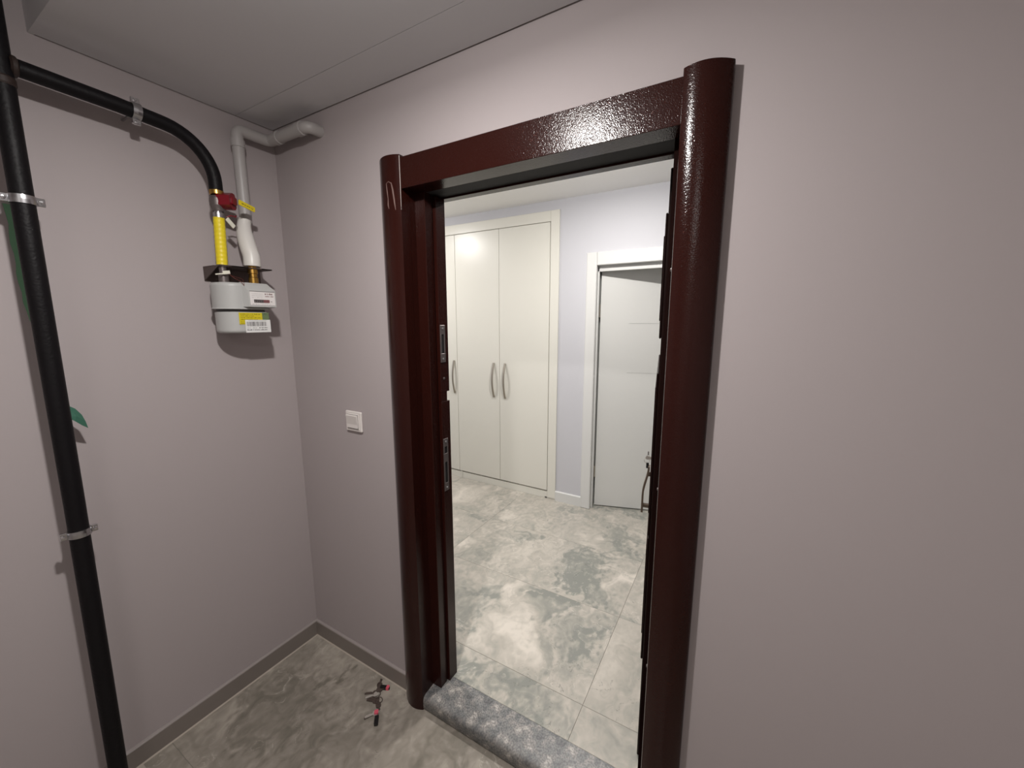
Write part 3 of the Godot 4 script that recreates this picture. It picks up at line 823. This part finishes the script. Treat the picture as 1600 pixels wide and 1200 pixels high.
# ---------------------------------------------------------------- pipes
func clamp_ring(parent: Node, c: Vector3, axis: Vector3, r: float, ear: Vector3):
	# two-piece pipe clamp: band, two screwed ears, threaded rod to the wall
	axis = axis.normalized()
	var m := MB.new()
	m.lathe([Vector2(r + 0.0002, -0.010), Vector2(r + 0.003, -0.010), Vector2(r + 0.0036, 0.0), Vector2(r + 0.003, 0.010), Vector2(r + 0.0002, 0.010)], c, axis, 28)
	put("band", m, M.steel, parent)
	var side := ear.normalized()
	var nn := axis.cross(side)
	for s in [-1.0, 1.0]:
		m = MB.new()
		var T := Transform3D(Basis(side * s, axis, (side * s).cross(axis)), c + side * s * (r + 0.002))
		m.box(Vector3(0, -0.010, -0.0045), Vector3(0.014, 0.010, 0.0045), 0.0012, T)
		put("ear", m, M.chrome, parent)
		m = MB.new()
		var hc: Vector3 = c + side * s * (r + 0.010)
		var nv: Vector3 = nn if nn.x > 0.0 else -nn
		m.lathe([Vector2(0.0048, -0.012), Vector2(0.0048, 0.008), Vector2(0.004, 0.0095), Vector2(0.0, 0.0098)], hc, nv, 6)
		put("screw", m, M.chrome, parent)
	m = MB.new(); m.tube([Vector3(0.0, c.y, c.z), Vector3(c.x - r, c.y, c.z)], 0.004, 10); put("rod", m, M.steel, parent)

func riser_z(y: float) -> float: return 0.7275 - (y - 0.25) * 0.0118 + 0.004 * (1.0 - clampf(y, 0.0, 1.0))

func build_riser():
	var o := thing("gas_riser", "thick black vertical gas pipe running from ceiling notch to floor", "pipe")
	var m := MB.new()
	m.tube([Vector3(0.1, 0.0, riser_z(0.0)), Vector3(0.1, 1.0, riser_z(1.0)), Vector3(0.1, 2.54, riser_z(2.54))], 0.0212, 28)
	put("pipe", m, M.pipe_black, o)
	m = MB.new()   # welded branch joint
	m.lathe([Vector2(0.0198, 0.0), Vector2(0.0245, 0.004), Vector2(0.0235, 0.011), Vector2(0.0198, 0.014)], Vector3(0.1, 2.107, riser_z(2.107) - 0.014), Vector3.FORWARD, 28)
	put("weld", m, M.rust, o)
	m = MB.new(); m.lathe([Vector2(0.0213, -0.010), Vector2(0.0232, -0.006), Vector2(0.0232, 0.006), Vector2(0.0213, 0.010)], Vector3(0.1, 2.066, riser_z(2.066)), Vector3.UP, 28)
	put("weld", m, M.rust, o)
	for yy in [1.797, 0.912]:
		clamp_ring(o, Vector3(0.1, yy, riser_z(yy)), Vector3.UP, 0.0213, Vector3(0, 0, 1))

func build_branch_pipe():
	var o := thing("gas_branch_pipe", "thinner black gas pipe under the ceiling bending down to the red valve", "pipe")
	var pts := [Vector3(0.1, 2.107, 0.677), Vector3(0.1, 2.102, 0.50)]
	var cz := 0.2735 + 0.135
	pts.append_array(arc(Vector3(0.1, 2.095 - 0.135, cz), Vector3(0, 0, -1), Vector3.UP, 0.135, 88, 0, 14))
	pts.append(Vector3(0.1, 1.93, 0.2735))
	var m := MB.new(); m.tube(pts, 0.0198, 26)
	put("pipe", m, M.pipe_black, o)
	clamp_ring(o, Vector3(0.1, 2.1005, 0.461), Vector3(0, 0.0325, 1), 0.0199, Vector3(0, 1, -0.03))

func build_vent_pipe():
	var o := thing("outlet_pipe", "grey painted pipe rising from the meter to the ceiling corner and door wall", "pipe")
	var x := 0.052; var z := 0.164; var r := 0.0195
	var y := 2.176
	var pts := [Vector3(x, 1.858, z), Vector3(x, 2.0, z)]
	pts.append_array(arc(Vector3(x, y - 0.022, z - 0.022), Vector3.BACK, Vector3.UP, 0.022, 0, 90, 8))
	pts.append_array(arc(Vector3(x + 0.022, y, 0.05 + 0.022), Vector3.LEFT, Vector3.FORWARD, 0.022, 0, 90, 8))
	pts.append_array(arc(Vector3(0.272, y, 0.05 - 0.022), Vector3.BACK, Vector3.RIGHT, 0.022, 0, 90, 8))
	pts.append(Vector3(0.294, y, 0.0))
	var m := MB.new(); m.tube(pts, r, 26)
	put("pipe", m, M.pipe_grey, o)
	# fitting collars at the bends
	m = MB.new()
	m.lathe([Vector2(r, -0.001), Vector2(r + 0.003, 0.0), Vector2(r + 0.003, 0.024), Vector2(r, 0.025)], Vector3(x, y - 0.060, z), Vector3.UP)
	put("collar", m, M.pipe_grey, o); m = MB.new()
	m.lathe([Vector2(r, -0.001), Vector2(r + 0.003, 0.0), Vector2(r + 0.003, 0.024), Vector2(r, 0.025)], Vector3(0.10, y, 0.05), Vector3.RIGHT)
	put("collar", m, M.pipe_grey, o); m = MB.new()
	m.lathe([Vector2(r, -0.001), Vector2(r + 0.003, 0.0), Vector2(r + 0.003, 0.028), Vector2(r, 0.029)], Vector3(0.238, y, 0.05), Vector3.RIGHT)
	put("collar", m, M.pipe_grey, o)
	# swan-neck down to the meter
	m = MB.new()
	var b := []
	var rr := []
	for i in 15:
		var t := i / 14.0
		var k := sstep(0.05, 0.95, t)
		var wob := sin(PI * clampf(t * 1.25, 0, 1)) * 0.010
		b.append(Vector3(lerpf(x, 0.098, k), lerpf(1.868, 1.697, t), lerpf(z + 0.004, 0.181, sstep(0.3, 1.0, t)) + wob))
		rr.append(lerpf(0.0215, 0.0275, sstep(0.0, 0.5, t)))
	m.tube(b, rr, 28)
	put("swan_neck", m, M.pipe_white, o).set_meta("label", "white swan-neck reducer")
	m = MB.new()
	m.lathe([Vector2(0.014, 0.0), Vector2(0.0175, 0.001), Vector2(0.0175, 0.020), Vector2(0.015, 0.022), Vector2(0.015, 0.034), Vector2(0.018, 0.036), Vector2(0.018, 0.050), Vector2(0.014, 0.052), Vector2(0.014, 0.062)], Vector3(0.098, 1.636, 0.182), Vector3.UP, 6)
	put("nut", m, M.brass, o).set_meta("label", "brass union nut")

# ---------------------------------------------------------------- meter
func print_tex(w: int, h: int, bg: Color, kind: String, sd: int) -> ImageTexture:
	var img := Image.create(w, h, false, Image.FORMAT_RGB8)
	img.fill(bg)
	var r := RandomNumberGenerator.new(); r.seed = sd
	var ink := Color8(48, 44, 44)
	if kind == "barcode":
		var x := 12
		while x < w - 40:
			var bw := r.randi_range(1, 4)
			img.fill_rect(Rect2i(x, 22, bw, int(h * 0.36)), ink)
			x += bw + r.randi_range(2, 5)
		img.fill_rect(Rect2i(30, 8, int(w * 0.72), 3), Color8(120, 116, 112))
		scribble(img, r, 10, int(h * 0.60), int(w * 0.42), 9, Color8(120, 116, 114)); scribble(img, r, int(w * 0.52), int(h * 0.58), int(w * 0.86), 13, ink)
		scribble(img, r, 12, int(h * 0.74), int(w * 0.84), 14, ink)
	elif kind == "warning":
		for k in 6: scribble(img, r, 14, 12 + k * int(h / 6.4), int(w * r.randf_range(0.6, 0.95)), 10, Color8(110, 98, 16))
	elif kind == "dial":
		img.fill_rect(Rect2i(0, 0, w, 6), Color8(90, 84, 82))
		for k in 3: scribble(img, r, 20, 24 + k * 20, int(w * 0.5), 8, Color8(176, 172, 170))
		scribble(img, r, int(w * 0.60), 16, int(w * 0.92), 20, Color8(112, 84, 80)); scribble(img, r, int(w * 0.60), 46, int(w * 0.92), 12, Color8(112, 70, 68))
		img.fill_rect(Rect2i(int(w * 0.15), int(h * 0.60), int(w * 0.62), int(h * 0.22)), Color8(28, 22, 24))
		img.fill_rect(Rect2i(int(w * 0.53), int(h * 0.60), int(w * 0.24), int(h * 0.22)), Color8(104, 20, 28))
		for k in 8:
			img.fill_rect(Rect2i(int(w * (0.17 + 0.075 * k)), int(h * 0.64), 3, int(h * 0.14)), Color8(150, 140, 138)); img.fill_rect(Rect2i(int(w * (0.17 + 0.075 * k)) + 8, int(h * 0.64), 3, int(h * 0.14)), Color8(150, 140, 138))
			img.fill_rect(Rect2i(int(w * (0.17 + 0.075 * k)), int(h * 0.64), 11, 2), Color8(150, 140, 138)); img.fill_rect(Rect2i(int(w * (0.17 + 0.075 * k)), int(h * 0.76), 11, 2), Color8(150, 140, 138))
		scribble(img, r, int(w * 0.81), int(h * 0.68), int(w * 0.88), 12, Color8(96, 90, 90))
		for k in 2: scribble(img, r, 20, int(h * 0.86) + k * 10, int(w * 0.8), 6, Color8(170, 164, 162))
	elif kind == "green":
		scribble(img, r, int(w * 0.25), 6, int(w * 0.7), 16, Color8(30, 34, 48))
		img.fill_rect(Rect2i(0, 30, w, 4), Color8(60, 70, 52))
	elif kind == "lever":
		scribble(img, r, 26, int(h * 0.34), int(w * 0.7), int(h * 0.34), Color8(28, 24, 14))
		for k in 22:    # small turning arrow
			var a := deg_to_rad(-60.0 + 300.0 * k / 22.0)
			img.fill_rect(Rect2i(int(w * 0.83 + cos(a) * h * 0.22), int(h * 0.5 + sin(a) * h * 0.22), 5, 5), Color8(28, 24, 14))
	img.generate_mipmaps()
	return ImageTexture.create_from_image(img)

# a line of print too small to read: short uneven strokes
func scribble(img: Image, r: RandomNumberGenerator, x0: int, y: int, x1: int, h: int, c: Color):
	var x := x0
	while x < x1:
		var wd := r.randi_range(2, 5)
		var hh := int(h * r.randf_range(0.6, 1.0))
		img.fill_rect(Rect2i(x, y + h - hh, wd, hh), c)
		x += wd + (r.randi_range(6, 10) if r.randf() < 0.14 else r.randi_range(1, 3))

func sticker(parent: Node, called: String, x: float, y0: float, y1: float, zl: float, zr: float, tex: Texture2D, label := ""):
	# thin printed plate facing +x; zl is its left end as seen from the front (larger z)
	var m := MB.new()
	var t := 0.0007
	m.box(Vector3(x, y0, zr), Vector3(x + t, y1, zl))
	var e := 0.00015
	m.quad(Vector3(x + t + e, y1, zl), Vector3(x + t + e, y1, zr), Vector3(x + t + e, y0, zr), Vector3(x + t + e, y0, zl), Vector3.RIGHT, [Vector2(0, 0), Vector2(1, 0), Vector2(1, 1), Vector2(0, 1)])
	var mm := mat(Color.WHITE, 0.4); mm.albedo_texture = tex
	var o := put(called, m, mm, parent)
	if label != "": o.set_meta("label", label)

func shell(m: MB, grow: float, y0: float, y1: float, rt: float, rb: float):
	# stadium-shaped shell with softened upper and lower edges
	var lv := []
	for k in 6: lv.append([y0 + rb * (1.0 - cos(deg_to_rad(k * 18.0))), -rb * (1.0 - sin(deg_to_rad(k * 18.0)))])
	for k in 6: lv.append([y1 - rt * (1.0 - sin(deg_to_rad(k * 18.0))), -rt * (1.0 - cos(deg_to_rad(k * 18.0)))])
	var plans := []
	for l in lv:
		var g: float = grow + l[1]
		plans.append([l[0], rounded(0.024 - g, 0.148 + g, 0.164 - g, 0.312 + g, [0.020 + g, 0.016 + g, 0.058 + g, 0.058 + g], 9)])
	for i in plans.size() - 1:
		var A: PackedVector2Array = plans[i][1]; var B: PackedVector2Array = plans[i + 1][1]
		var n := A.size()
		for k in n:
			var k2 := (k + 1) % n
			var c := Vector2(0.085, 0.238)
			var n1 := (A[k] - A[(k - 1 + n) % n]).orthogonal(); var n2 := (A[(k + 2) % n] - A[k2]).orthogonal()
			n1 = ((A[k2] - A[(k - 1 + n) % n]).orthogonal()).normalized(); n2 = ((A[(k + 2) % n] - A[k]).orthogonal()).normalized()
			if n1.dot(A[k] - c) < 0: n1 = -n1
			if n2.dot(A[k2] - c) < 0: n2 = -n2
			var tilt: float = 0.0
			if absf(lv[i + 1][1] - lv[i][1]) > 1e-7: tilt = -(lv[i + 1][1] - lv[i][1]) / maxf(1e-6, lv[i + 1][0] - lv[i][0])
			tilt = clampf(tilt, -4.0, 4.0)
			var N1 := Vector3(n1.x, tilt, n1.y).normalized(); var N2 := Vector3(n2.x, tilt, n2.y).normalized()
			m.squad(Vector3(A[k].x, plans[i][0], A[k].y), Vector3(A[k2].x, plans[i][0], A[k2].y), Vector3(B[k2].x, plans[i + 1][0], B[k2].y), Vector3(B[k].x, plans[i + 1][0], B[k].y), N1, N2, N2, N1)
	for e in [[0, -1.0], [plans.size() - 1, 1.0]]:
		var P: PackedVector2Array = plans[e[0]][1]
		var idx := Geometry2D.triangulate_polygon(P)
		for i in range(0, idx.size(), 3):
			m.flat(Vector3(P[idx[i]].x, plans[e[0]][0], P[idx[i]].y), Vector3(P[idx[i + 1]].x, plans[e[0]][0], P[idx[i + 1]].y), Vector3(P[idx[i + 2]].x, plans[e[0]][0], P[idx[i + 2]].y), Vector3(0, e[1], 0))

func build_meter():
	var o := thing("gas_meter", "light grey gas meter with counter and stickers hanging on the pipe wall", "gas meter")
	var m := MB.new(); shell(m, 0.002, 1.544, 1.632, 0.012, 0.002); shell(m, 0.0055, 1.540, 1.546, 0.0015, 0.0015)
	put("upper_shell", m, M.meter, o)
	m = MB.new(); shell(m, -0.003, 1.457, 1.531, 0.002, 0.010)
	var low := put("lower_shell", m, M.meter, o)
	m = MB.new(); shell(m, -0.008, 1.530, 1.5415, 0.001, 0.001)
	put("seam", m, M.meter_dark, o)
	# counter housing: sloping top and left cheek
	m = MB.new()
	var y0 := 1.549; var y1 := 1.607; var zr := 0.148; var zl := 0.243; var xf := 0.170; var xb := 0.140
	var F := [Vector3(xf, y1, zl), Vector3(xf, y1, zr), Vector3(xf, y0, zr), Vector3(xf, y0, zl)]
	var B := [Vector3(xb, 1.634, zl + 0.010), Vector3(xb, 1.634, zr + 0.012), Vector3(xb, y0 - 0.003, zr + 0.004), Vector3(xb, y0 - 0.001, zl + 0.014)]
	m.quad(F[0], F[1], F[2], F[3], Vector3.RIGHT)
	m.quad(B[0], B[1], F[1], F[0], Vector3(0.5, 1, 0)); m.quad(B[3], B[2], F[2], F[3], Vector3.DOWN); m.quad(B[0], F[0], F[3], B[3], Vector3.BACK); m.quad(B[1], F[1], F[2], B[2], Vector3.FORWARD)
	m.quad(B[0], B[1], B[2], B[3], Vector3.LEFT)
	var cb := put("counter_box", m, M.counter, o)
	sticker(cb, "dial", xf + 0.0002, 1.555, 1.604, 0.238, 0.152, print_tex(256, 150, Color8(222, 218, 216), "dial", 4), "white dial plate with black and red number window")
	sticker(low, "sticker", 0.1455, 1.488, 1.5285, 0.268, 0.19, print_tex(220, 130, Color8(206, 190, 34), "warning", 9), "yellow notice sticker")
	sticker(low, "sticker", 0.1455, 1.502, 1.5295, 0.1895, 0.1665, print_tex(90, 110, Color8(102, 120, 84), "green", 12), "green sticker")
	sticker(low, "sticker", 0.1464, 1.4585, 1.5035, 0.250, 0.1635, print_tex(256, 150, Color8(222, 222, 220), "barcode", 15), "white barcode sticker")
	# bracket: flange on the wall, holed shelf above the meter
	m = MB.new()
	m.box(Vector3(0.0, 1.640, 0.106), Vector3(0.004, 1.690, 0.298), 0.0008)
	m.box(Vector3(0.0, 1.6865, 0.122), Vector3(0.078, 1.6905, 0.298), 0.0008)
	m.box(Vector3(0.0775, 1.6865, 0.122), Vector3(0.118, 1.6905, 0.161), 0.0008); m.box(Vector3(0.0775, 1.6865, 0.2025), Vector3(0.118, 1.6905, 0.261), 0.0008); m.box(Vector3(0.114, 1.6865, 0.122), Vector3(0.118, 1.6905, 0.298), 0.0008)
	m.prism(PackedVector2Array([Vector2(0.004, 1.687), Vector2(0.110, 1.687), Vector2(0.004, 1.644)]), Vector3(0, 0, 0.2945), Vector3.RIGHT, Vector3.UP, Vector3(0, 0, 0.003))
	put("bracket", m, M.bracket, o).set_meta("label", "dark steel wall bracket")
	# inlet union
	m = MB.new()
	m.lathe([Vector2(0.013, -0.004), Vector2(0.0165, -0.002), Vector2(0.0165, 0.026), Vector2(0.012, 0.028), Vector2(0.012, 0.052)], Vector3(0.1, 1.634, 0.281), Vector3.UP, 6)
	put("inlet_nut", m, M.dull_steel, o)
	# seal tag and wire
	m = MB.new()
	var T := Transform3D(Basis.from_euler(Vector3(0.18, 0, 0)), Vector3(0.124, 1.664, 0.283))
	m.box(Vector3(-0.002, -0.006, -0.013), Vector3(0.002, 0.006, 0.010), 0.0015, T); m.box(Vector3(-0.0012, -0.005, 0.009), Vector3(0.0012, -0.001, 0.034), 0.0008, T)
	put("seal_tag", m, M.tag_white, o)
	m = MB.new(); m.tube([Vector3(0.124, 1.658, 0.272), Vector3(0.135, 1.645, 0.262), Vector3(0.150, 1.636, 0.252), Vector3(0.158, 1.622, 0.246)], 0.0008, 6); m.tube([Vector3(0.158, 1.622, 0.246), Vector3(0.154, 1.632, 0.244), Vector3(0.146, 1.644, 0.243), Vector3(0.12, 1.655, 0.262)], 0.0008, 6)
	put("seal_wire", m, M.wire, o)

func build_valve():
	var c := Vector3(0.1, 0, 0.2735)
	var o := thing("gas_valve", "red gas shut-off valve with a yellow lever below the black pipe bend", "valve")
	var m := MB.new()
	m.lathe([Vector2(0.0198, 0.030), Vector2(0.0215, 0.030), Vector2(0.0215, 0.018), Vector2(0.0185, 0.016)], Vector3(0.1, 1.903, c.z), Vector3.UP, 8)
	put("collar", m, M.brass, o)
	m = MB.new()
	m.lathe([Vector2(0.0, -0.030), Vector2(0.017, -0.030), Vector2(0.019, -0.022), Vector2(0.0225, -0.012), Vector2(0.0235, 0.0), Vector2(0.0225, 0.010), Vector2(0.0195, 0.018), Vector2(0.0, 0.019)], Vector3(0.1, 1.897, c.z), Vector3.UP, 20)
	put("body", m, M.dull_steel, o)
	# red hexagonal cover on the front, its stem pointing into the room and right
	m = MB.new()
	var dirv := Vector3(0.80, 0.0, -0.60).normalized()
	var hx := Vector3(0.60, 0, 0.80).normalized()
	var hexa := PackedVector2Array()
	for q in [[-0.020, -0.016], [-0.006, -0.026], [0.014, -0.026], [0.022, -0.016], [0.022, 0.010], [0.016, 0.026], [0.002, 0.027], [-0.020, 0.014]]: hexa.append(Vector2(-q[0], q[1]))
	m.prism(hexa, Vector3(0.104, 1.902, c.z - 0.004), hx, Vector3.UP, dirv * 0.042, true)
	m.prism(rounded(-0.012, 0.012, -0.012, 0.012, [0.004, 0.004, 0.004, 0.004], 4), Vector3(0.104, 1.902, c.z - 0.004) + dirv * 0.042, hx, Vector3.UP, dirv * 0.008, true)
	put("cover", m, M.red, o)
	m = MB.new()
	var fr := Vector3(0.104, 1.902, c.z - 0.004) + dirv * 0.05
	# yellow lever pointing right and slightly down
	var lu := (Vector3(-0.30, -0.16, -0.95)).normalized()
	var lw := lu.cross(Vector3(0.9, 0.05, -0.2)).normalized()
	if lw.y < 0: lw = -lw
	var ln := lu.cross(lw).normalized()
	if ln.x < 0: ln = -ln
	var lo := fr + Vector3(0.004, 0.001, -0.002)
	m.prism(rounded(0.008, 0.072, -0.0085, 0.0085, [0.002, 0.003, 0.003, 0.002], 4), lo, lu, lw, ln * 0.003)
	var lv := put("lever", m, M.hose, o)
	lv.set_meta("label", "yellow lever plate with black print")
	m = MB.new()
	var a := lo + lu * 0.012 + ln * 0.0032
	m.quad(a + lw * 0.007, a + lw * 0.007 + lu * 0.057, a - lw * 0.007 + lu * 0.057, a - lw * 0.007, ln, [Vector2(0, 0), Vector2(1, 0), Vector2(1, 1), Vector2(0, 1)])
	var lm := mat(Color.WHITE, 0.45); lm.albedo_texture = print_tex(256, 64, Color8(224, 202, 36), "lever", 31)
	put("print", m, lm, lv)
	# hose below with its nuts
	var h := thing("gas_hose", "short yellow corrugated gas hose between the red valve and the meter", "hose")
	m = MB.new(); m.lathe([Vector2(0.016, 0.0), Vector2(0.0175, 0.001), Vector2(0.0175, 0.016), Vector2(0.013, 0.018), Vector2(0.013, 0.026)], Vector3(0.1, 1.845, 0.2745), Vector3.UP, 6)
	put("nut", m, M.steel, h)
	m = MB.new()
	var pr := []
	for i in 23:
		var y := lerpf(1.690, 1.846, i / 22.0)
		pr.append(Vector2(0.0170 if i % 2 == 0 else 0.0162, y - 1.690))
	m.lathe(pr, Vector3(0.1, 1.690, 0.281), Vector3(0.0, 1.0, -0.04), 24)
	put("sleeve", m, M.hose, h)
	m = MB.new(); m.lathe([Vector2(0.0165, 0.0), Vector2(0.0165, 0.007), Vector2(0.0155, 0.008)], Vector3(0.1, 1.6845, 0.281), Vector3.UP, 20)
	put("ferrule", m, M.dull_steel, h)
	# seal tags on the hose nut
	m = MB.new()
	var T := Transform3D(Basis.from_euler(Vector3(-0.75, 0.25, 0)), Vector3(0.127, 1.838, 0.258))
	m.box(Vector3(-0.002, -0.008, -0.026), Vector3(0.002, 0.007, 0.008), 0.001, T)
	put("seal_tag", m, M.tag_white, h)
	m = MB.new(); m.tube([Vector3(0.124, 1.849, 0.262), Vector3(0.13, 1.855, 0.25), Vector3(0.13, 1.853, 0.236), Vector3(0.125, 1.860, 0.232)], 0.0022, 6)
	put("seal_wire", m, M.red, h)

# ---------------------------------------------------------------- switch
func build_switch():
	var o := thing("light_switch", "square white rocker light switch on the wall left of the brown door", "light switch")
	var x0 := 0.334; var x1 := 0.424; var y0 := 1.068; var y1 := 1.149
	var m := MB.new(); m.box(Vector3(x0, y0, 0), Vector3(x1, y1, 0.010), 0.003)
	m.box(Vector3(x0 + 0.010, y0 + 0.009, 0.009), Vector3(x1 - 0.010, y1 - 0.009, 0.0125), 0.001)
	put("plate", m, M.switch, o)
	m = MB.new(); m.box(Vector3(x0 + 0.0135, y0 + 0.0125, 0.0120), Vector3(x1 - 0.0135, y1 - 0.0125, 0.0128)); put("well", m, M.seal, o)
	m = MB.new()
	var pr := PackedVector2Array([Vector2(y0 + 0.0155, 0.0122), Vector2(y0 + 0.0155, 0.0158), Vector2(y0 + 0.030, 0.0150), Vector2(y1 - 0.016, 0.0205), Vector2(y1 - 0.0140, 0.0195), Vector2(y1 - 0.0135, 0.0122)])
	m.prism(pr, Vector3(x0 + 0.0145, 0, 0), Vector3.UP, Vector3.BACK, Vector3(x1 - x0 - 0.029, 0, 0))
	put("rocker", m, M.switch, o)

# ---------------------------------------------------------------- keys on the floor
func key_shape(m: MB, at: Vector3, yaw: float, len: float, y: float):
	var T := Transform3D(Basis(Vector3.UP, yaw), Vector3(at.x, y, at.z))
	m.prism(rounded(-0.012, 0.012, -0.010, 0.010, [0.008, 0.008, 0.008, 0.008], 5), T * Vector3(0, 0, 0), T.basis.x, T.basis.z, Vector3(0, 0.0024, 0), true)
	m.box(Vector3(0.010, 0, -0.0042), Vector3(len, 0.0022, 0.0036), 0.0004, T)
	for k in 4: m.box(Vector3(0.018 + k * (len - 0.022) / 4.0, 0, 0.0030), Vector3(0.022 + k * (len - 0.022) / 4.0, 0.0022, 0.0052), 0.0, T)

func build_keys():
	var o := thing("key_bunch", "bunch of metal keys with black fobs lying on the floor beside the door frame", "keys")
	var m := MB.new()
	m.torus(Vector3(0.508, 0.005, 0.084), Vector3(0.1, 1, 0.1), 0.014, 0.0013); m.torus(Vector3(0.536, 0.005, 0.098), Vector3(0.1, 1, -0.1), 0.013, 0.0013); m.torus(Vector3(0.488, 0.007, 0.052), Vector3(0.5, 1, 0.2), 0.010, 0.0013)
	put("ring", m, M.key_dark, o)
	var ks := [[0.497, 0.080, -2.5, 0.044, 0.003], [0.505, 0.086, -2.2, 0.040, 0.006], [0.486, 0.050, 2.2, 0.030, 0.004], [0.503, 0.067, 0.9, 0.034, 0.008], [0.523, 0.100, -2.95, 0.040, 0.003], [0.528, 0.107, -2.75, 0.038, 0.0065], [0.548, 0.112, -0.6, 0.022, 0.004], [0.563, 0.138, -2.0, 0.044, 0.003], [0.566, 0.140, -2.15, 0.040, 0.006]]
	for i in ks.size():
		var q = ks[i]
		m = MB.new(); key_shape(m, Vector3(q[0], 0, q[1]), q[2], q[3], q[4] - 0.0025)
		put("key", m, M.key_metal if i in [1, 8] else M.key_dark, o)
	var T := Transform3D(Basis(Vector3.UP, 0.42), Vector3(0.515, 0.0, 0.048))
	m = MB.new(); m.prism(rounded(-0.020, 0.020, -0.0075, 0.0075, [0.003, 0.006, 0.006, 0.003], 5), T * Vector3.ZERO + Vector3(0, 0.0005, 0), T.basis.x, T.basis.z, Vector3(0, 0.009, 0), true)
	put("fob", m, M.black_plastic, o)
	m = MB.new(); m.prism(rounded(0.006, 0.0185, -0.0079, 0.0079, [0.001, 0.004, 0.004, 0.001], 4), T * Vector3.ZERO + Vector3(0, 0.0008, 0), T.basis.x, T.basis.z, Vector3(0, 0.0095, 0), true)
	put("fob_band", m, M.pink, o).set_meta("label", "pink end of the upper fob")
	T = Transform3D(Basis(Vector3.UP, -0.85), Vector3(0.592, 0.0, 0.160))
	m = MB.new(); m.prism(rounded(-0.017, 0.018, -0.0075, 0.0075, [0.003, 0.004, 0.004, 0.003], 5), T * Vector3.ZERO + Vector3(0, 0.0005, 0), T.basis.x, T.basis.z, Vector3(0, 0.009, 0), true)
	put("fob", m, M.black_plastic, o)
	m = MB.new(); m.prism(rounded(-0.008, 0.008, -0.0075, 0.0075, [0.003, 0.003, 0.003, 0.003], 5), Vector3(0.568, 0.004, 0.139), T.basis.x, T.basis.z, Vector3(0, 0.007, 0), true)
	put("fob_band", m, M.pink, o).set_meta("label", "red tag by the lower key")

# ---------------------------------------------------------------- green tape
func build_tape():
	# film strip stuck to the wall behind the riser, and a torn scrap lower down
	var m := MB.new()
	var n := 12
	for i in n:
		var y0 := lerpf(1.50, 1.80, i / float(n)); var y1 := lerpf(1.50, 1.80, (i + 1) / float(n))
		var e0 := 0.7245 + 0.002 * sin(i * 1.7) - (0.006 if i < 2 else 0.0); var e1 := 0.7245 + 0.002 * sin((i + 1) * 1.7) - (0.006 if i < 1 else 0.0)
		var zb := 0.684
		m.quad(Vector3(0.0012, y0, zb), Vector3(0.0012, y1, zb), Vector3(0.0012, y1, e1), Vector3(0.0012, y0, e0), Vector3.RIGHT)
		m.quad(Vector3(0.0, y0, zb), Vector3(0.0, y1, zb), Vector3(0.0, y1, e1), Vector3(0.0, y0, e0), Vector3.LEFT)
		m.quad(Vector3(0.0, y0, e0), Vector3(0.0, y1, e1), Vector3(0.0012, y1, e1), Vector3(0.0012, y0, e0), Vector3.BACK)
	var o := put("film_strip", m, M.green)
	tag(o, "green film strip stuck on the wall behind the upper riser pipe", "tape")
	m = MB.new()
	var P := [[1.2715, 0.700, 0.072], [1.2680, 0.691, 0.073], [1.2570, 0.6785, 0.068], [1.2365, 0.6670, 0.064], [1.2170, 0.6620, 0.064], [1.1945, 0.6580, 0.060], [1.2080, 0.6720, 0.068], [1.2230, 0.6845, 0.075], [1.2360, 0.698, 0.078]]
	var c := Vector3(0.074, 1.236, 0.680)
	for i in P.size():
		var q = P[i]; var r = P[(i + 1) % P.size()]
		var A := Vector3(q[2], q[0], q[1]); var B := Vector3(r[2], r[0], r[1])
		m.flat(c, A, B, Vector3.RIGHT); m.flat(c - Vector3(0.0006, 0, 0), A - Vector3(0.0006, 0, 0), B - Vector3(0.0006, 0, 0), Vector3.LEFT)
	o = put("film_scrap", m, M.teal)
	tag(o, "torn green film scrap sticking out halfway down the black riser", "tape")
